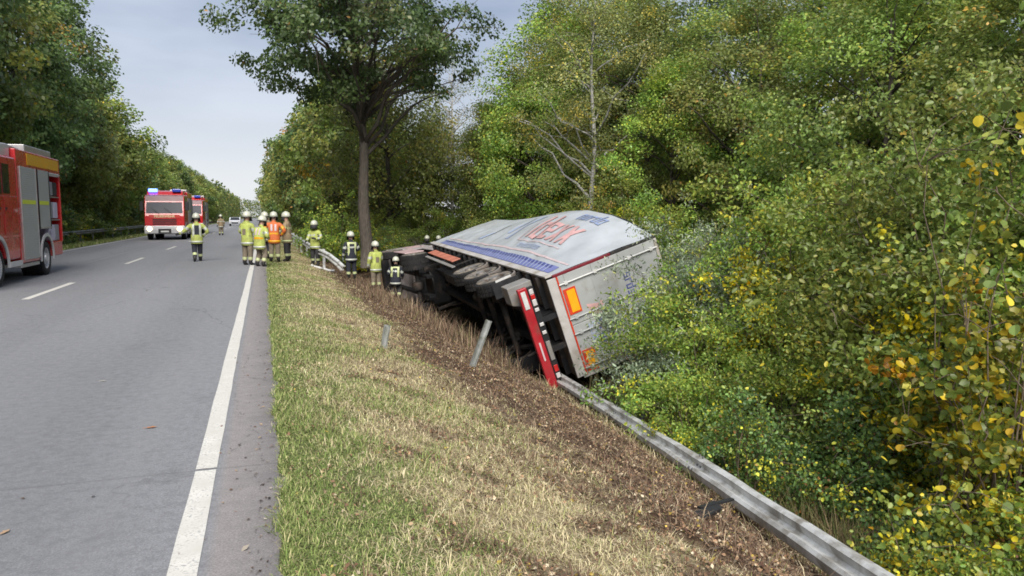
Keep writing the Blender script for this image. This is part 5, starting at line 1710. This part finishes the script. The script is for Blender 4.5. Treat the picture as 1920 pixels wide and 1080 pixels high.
plant(OAK, 'oak_tree', 4.75, 36.5, 1., .9, 'tall dark oak by the road with a bare trunk beside the lorry cab', 'tree')

# left row
LLOOK = {0: 'dark green', 1: 'broad dark green', 2: 'blackish green'}
ys = [15, 22, 29, 36, 43, 50.5, 58]
for i, y in enumerate(ys):
    v = i % 3
    plant(LV[v], 'deciduous_tree', -15.3 + pg.uniform(-.5, .7), y, pg.uniform(.95, 1.06), pg.uniform(0, 6.28),
          'tall %s tree behind the left guardrail, %s from the near end' % (LLOOK[v], ordinal(i)), 'tree', 'tall trees behind the left guardrail')
MLOOK = ['mid green', 'olive yellow', 'fresh mid green', 'dark']
y = 64.5
i = 0
while y < 250:
    v = [1, 0, 2, 0, 1, 3, 2][i % 7]
    s = pg.uniform(.88, 1.06) * (1.2 if y < 82 else 1.0)
    plant(MV[v], 'deciduous_tree', -15.6 + pg.uniform(-.6, .6), y, s, pg.uniform(0, 6.28),
          '%s tree of the lower left row, %s beyond the tall ones' % (MLOOK[v], ordinal(i)), 'tree', 'lower trees in the left row')
    y += pg.uniform(5.2, 6.6) + (y - 64) * .015; i += 1
for i in range(26):
    y = 12 + i * 6.2
    plant((LV if y < 60 else MV)[i % 3], 'deciduous_tree', -24 + pg.uniform(-1.5, 1.5), y, pg.uniform(.95, 1.12) * (1.0 if y < 60 else .95), pg.uniform(0, 6.28),
          'tree of the deep wood behind the front row on the left of the road', 'tree', 'trees of the deep wood on the left')
i = 0
y = 22.
while y < 150:
    p_ = BB['farold'][0] if i in (3, 11, 19) else BB['far'][i % 2]
    look = 'yellowing' if i in (3, 11, 19) else ('mid green' if i % 2 == 0 else 'dark green')
    plant(p_, 'bush', -14.0 + pg.uniform(-.5, .3), y, pg.uniform(.9, 1.25), pg.uniform(0, 6.28),
          '%s bush behind the left guardrail, %s from the near end' % (look, ordinal(i)), 'bush', 'bushes behind the left guardrail')
    y += pg.uniform(3.0, 4.0) + (y - 22) * .02; i += 1

# right row past the accident
i = 0
y = 44.
while y < 230:
    p_ = WEEP if i in (0, 2, 5) else MV[[1, 2, 0, 3][i % 4]]
    plant(p_, 'weeping_tree' if p_ is WEEP else 'deciduous_tree', (6.2 if i else 6.6) + pg.uniform(-.4, .5) - min(1.5, (y - 44) * .03), y, pg.uniform(1.0, 1.15), pg.uniform(0, 6.28),
          '%s tree along the right road edge, %s past the oak' % ('drooping olive' if p_ is WEEP else MLOOK[[1, 2, 0, 3][i % 4]], ordinal(i)), 'tree', 'trees along the right road edge past the oak')
    y += pg.uniform(6., 7.5) + (y - 44) * .02; i += 1
i = 0
y = 40.
while y < 110:
    p_ = BB['farold'][0] if i in (0, 5) else BB['far'][i % 2]
    plant(p_, 'bush', 5.0 + pg.uniform(-.4, .5), y, pg.uniform(.85, 1.15), pg.uniform(0, 6.28),
          '%s bush behind the standing right guardrail, %s past the oak' % ('yellowing' if i in (0, 5) else ('mid green' if i % 2 == 0 else 'dark green'), ordinal(i)), 'bush', 'bushes behind the right guardrail')
    y += pg.uniform(3.6, 4.8); i += 1

# the wood behind the lorry
WOOD = [(8.8, 52.0, 0, .95), (13.4, 38.5, 2, 1.0), (12.6, 33.5, 1, .92), (16, 34.5, 0, 1.25), (15.8, 29.0, 2, 1.12), (19.5, 31, 3, 1.3), (17.8, 26, 0, 1.05), (14.2, 24.0, 1, .78),
        (16.2, 21.8, 2, .95), (20.5, 24.5, 3, 1.15), (20, 20, 0, 1.05), (16.6, 17.6, 1, .95), (20.2, 15.6, 2, 1.1), (14.6, 14.6, 0, .85), (17.8, 12.2, 1, 1.0), (14.4, 10.4, 2, .8), (18.5, 8.2, 0, 1.0), (14.4, 6.6, 1, .82), (14.6, 47.5, 3, .9), (17.5, 43, 2, 1.35), (14.6, 36.6, 1, 1.32), (12.6, 38.8, 0, .80), (19.0, 37.5, 0, 1.45), (10.2, 46.0, 1, .85), (23.5, 28, 1, 1.15), (23.5, 19.5, 0, 1.1), (22.5, 10.5, 3, .9)]
for i, (x, y, v, s) in enumerate(WOOD):
    plant(RV[v], 'deciduous_tree', x, y, s, pg.uniform(0, 6.28),
          '%s tree in the wood beside the lorry, %s from the oak' % (['mid green', 'fresh light green', 'olive', 'dark green'][v], ordinal(i)), 'tree', 'trees in the wood on the right')
plant(BIRCH, 'birch_tree', 12.0, 26.2, .98, .6, 'white-stemmed birch rising behind the middle of the tarpaulin', 'tree')
plant(BIRCH2, 'birch_tree', 11.0, 44.5, 1.02, 2.1, 'thin sparse birch between the oak and the wood', 'tree')

# bushes: the wall of leaves right of the fallen rail
BUSH = [  # kind, variant, x, y, scale, look
    ('bramble', 0, 6.55, 5.2, .62, 'low dark bramble at the near end of the fallen rail'),
    ('fresh', 0, 7.0, 4.3, .62, 'low light green bush in the bottom frame corner by the rail'),
    ('round', 0, 7.2, 5.5, .93, 'dense yellow and green shrub behind the big round leaves at the frame edge'),
    ('round', 1, 6.05, 4.75, .8, 'low yellow green shrub in the bottom corner beside the rail'),
    ('fresh', 0, 5.95, 3.9, .5, 'low light green bush at the very bottom corner beside the rail'),
    ('gold', 0, 8.6, 7.2, .95, 'yellow spotted young shrub left of the round-leaved yellow one'),
    ('bramble', 1, 7.15, 7.0, .72, 'dark bramble behind the fallen rail, opposite the black debris'),
    ('mid', 0, 9.0, 5.6, 1.1, 'tall mid green bush behind the round-leaved yellow shrub'),
    ('mid', 1, 9.4, 7.8, 1.2, 'tall olive bush in the middle of the near thicket'),
    ('bramble', 0, 7.2, 8.6, .70, 'low bramble tangle halfway along the fallen rail'),
    ('fresh', 1, 7.9, 9.2, .82, 'light green bush halfway along the fallen rail'),
    ('fresh', 0, 7.3, 10.9, .80, 'light green bush right behind the reflector clip of the rail'),
    ('gold', 0, 9.0, 12.0, 1.0, 'yellow flecked bush between the trailer doors and the near thicket'),
    ('fresh', 1, 7.4, 12.6, .98, 'light green bush against the lower trailer door and rail end'),
    ('fresh', 0, 6.55, 9.6, .55, 'low light green bush tight against the middle of the rail'),
    ('bramble', 1, 6.2, 7.9, .6, 'low bramble hanging over the rail, nearest the camera side of the clip'),
    ('grey', 0, 7.75, 13.1, 1.12, 'grey green willow bush before the trailer doors'),
    ('fresh', 1, 8.5, 13.1, 1.02, 'yellow green bush covering the lower trailer door corner'),
    ('grey', 0, 9.5, 13.6, 1.15, 'tall grey green willow bush against the roof corner of the trailer'),
    ('mid', 0, 10.2, 11.6, 1.15, 'tall mid green bush behind the yellow flecked bush'),
    ('fresh', 0, 10.2, 9.6, 1.2, 'tall light green bush in the near thicket'),
    ('grey', 0, 11.0, 16.2, 1.05, 'grey green willow bush behind the trailer roof'),
    ('bramble', 1, 8.2, 7.4, .9, 'dark shaded bramble under the tall olive bush'),
    ('mid', 1, 11.6, 8.0, 1.35, 'tall olive bush deep in the near thicket'),
    ('mid', 0, 11.2, 6.0, 1.3, 'broad mid green bush at the right frame edge'),
    ('mid', 1, 12.3, 12.4, 1.3, 'olive bush deep in the thicket behind the willow'),
    ('fresh', 1, 11.4, 14.4, 1.2, 'light green bush between the willow bushes and the wood'),
    ('fresh', 1, 11.6, 19.6, 1.1, 'light green bush behind the middle of the trailer roof'),
    ('mid', 1, 12.0, 23.0, 1.05, 'olive bush behind the bulge of the tarpaulin'),
    ('mid', 0, 11.4, 26.5, 1.0, 'mid green bush behind the front half of the tarpaulin'),
    ('fresh', 0, 11.2, 30.0, 1.0, 'light green bush behind the front end of the tarpaulin'),
    ('mid', 1, 10.4, 33.8, 1.05, 'olive bush behind the lorry cab'),
    ('mid', 0, 5.9, 41.5, .9, 'mid green bush right of the oak trunk'),
    ('mid', 0, 10.9, 42.2, 1.0, 'mid green bush between the two birches behind the lorry'),
    ('mid', 1, 8.6, 42.6, .95, 'mid green bush beyond the two helmets behind the lorry'),
    ('bramble', 1, 5.9, 38.9, .9, 'dark bush at the foot of the oak trunk'),
    ('fresh', 0, 3.5, 39.4, 1.25, 'yellow green bush left of the oak trunk'),
]
for k, v, x, y, s, lab in BUSH:
    plant(BB[k][v], 'bush', x - (.30 if y < 11.8 and x < 9 else 0), y, s * (1.08 if y < 12 else 1), pg.uniform(0, 6.28), lab, 'bush', 'bushes right of the road')

# round-leaved yellow shrub at the right frame edge: every leaf is a piece of its own
def round_leaf_shrub():
    x, y = 6.75, 5.3
    g = np.random.default_rng(77)
    T = empty('round_leaved_shrub', 'yellow autumn shrub with large round leaves at the right frame edge', 'shrub', (x, y, hf(x, y)))
    w = MB(); tips = []
    for i in range(9):
        a = g.uniform(0, 6.28); rr = g.uniform(.2, 1.0)
        e = np.array([math.cos(a) * rr * .9, math.sin(a) * rr * .9, g.uniform(3.0, 4.8) if i % 3 else g.uniform(1.3, 2.0)])
        P = limb_path((math.cos(a) * .12, math.sin(a) * .12, -.1), e, g, 7, .05, .05)
        w.tube(P, [.016, .014, .012, .010, .008, .006, .004], 5, False)
        for _ in range(5):
            j = g.integers(3, 7)
            e2 = P[j] + g.normal(0, 1, 3) * np.array([.38, .38, .25])
            P2 = limb_path(P[j], e2, g, 4, .1); w.tube(P2, [.006, .005, .004, .002], 4, False)
            tips += [P2[-1], P2[2], P2[1]]
    w.build('stems', 'twig_brown', T, smooth='all')
    mats = []
    for nme, c in (('round_leaf_yellow', (.62, .50, .045)), ('round_leaf_gold', (.62, .40, .035)), ('round_leaf_lime', (.34, .37, .06)), ('round_leaf_green', (.17, .24, .06))):
        q = NT(nme); r = q.n('ShaderNodeObjectInfo').outputs['Random']
        cc = q.ramp(r, [(0, tuple(v * .75 for v in c)), (1, tuple(min(.9, v * 1.25) for v in c))])
        q.l(cc, q.b.inputs['Base Color']); q.b.inputs['Roughness'].default_value = .5
        tr = q.n('ShaderNodeBsdfTranslucent', {'Color': cc}); mx = q.n('ShaderNodeMixShader', {0: .3})
        q.l(q.b.outputs[0], mx.inputs[1]); q.l(tr.outputs[0], mx.inputs[2]); q.l(mx.outputs[0], q.out.inputs['Surface'])
        MATS[nme] = q.m; mats.append(nme)
    shapes = []
    for mt in mats:
        q = MB(); V = [(0, 0, 0)]
        for k in range(10):
            a = 2 * math.pi * k / 10
            rr = 1.0 if k else 1.12
            V.append((math.cos(a) * .5 * rr + .5, math.sin(a) * .46, .10 * abs(math.sin(a)) - .06 * math.cos(a)))
        V[0] = (.5, 0, -.02)
        q.add(V, [(0, 1 + k, 1 + (k + 1) % 10) for k in range(10)]); q.tube([(-.3, 0, .05), (0, 0, 0)], .012, 3, False)
        o = q.build('leaf', mt); shapes.append(o.data); bpy.data.objects.remove(o)
    tips = np.array(tips)
    hubs = tips[g.permutation(len(tips))[:26]]
    for i in range(298):
        t = hubs[g.integers(0, 26)] + g.normal(0, .17, 3) * np.array([1, 1, 1.25])
        o = link('leaf', shapes[g.choice(4, p=[.42, .10, .30, .18])], T)
        o.location = t
        o.rotation_euler = (g.normal(0, .5), g.normal(.55, .4), g.uniform(0, 6.28))
        s = g.uniform(.07, .115)
        o.scale = (s, s, s)
round_leaf_shrub()

# far end of the road: woods as one mass
def far_wood():
    g = np.random.default_rng(5)
    n = 26000
    side = g.random(n)
    X = np.where(side < .5, -13 - 14 * g.random(n) ** 2, np.where(side < .9, 5.0 + 14 * g.random(n) ** 2, -14 + 22 * g.random(n)))
    Y = np.where(side < .9, 235 + 240 * g.random(n), 490 + 25 * g.random(n))
    H_ = 11.5 + 2.0 * vnoise(X, Y, .25)
    Z = -.4 + H_ * g.random(n) ** .8
    V, F, per = leaves(np.stack([X, Y, Z], 1), g.uniform(.6, 1.3, n), g, shape='quad')
    me = np_mesh('far_wood', V, F, 'leaf', pick_colors(n, PAL['dark'] + PAL['mid'], g))
    tag(link('far_wood', me), 'wood closing the view at the far end of the road', None, None, 'stuff')
far_wood()
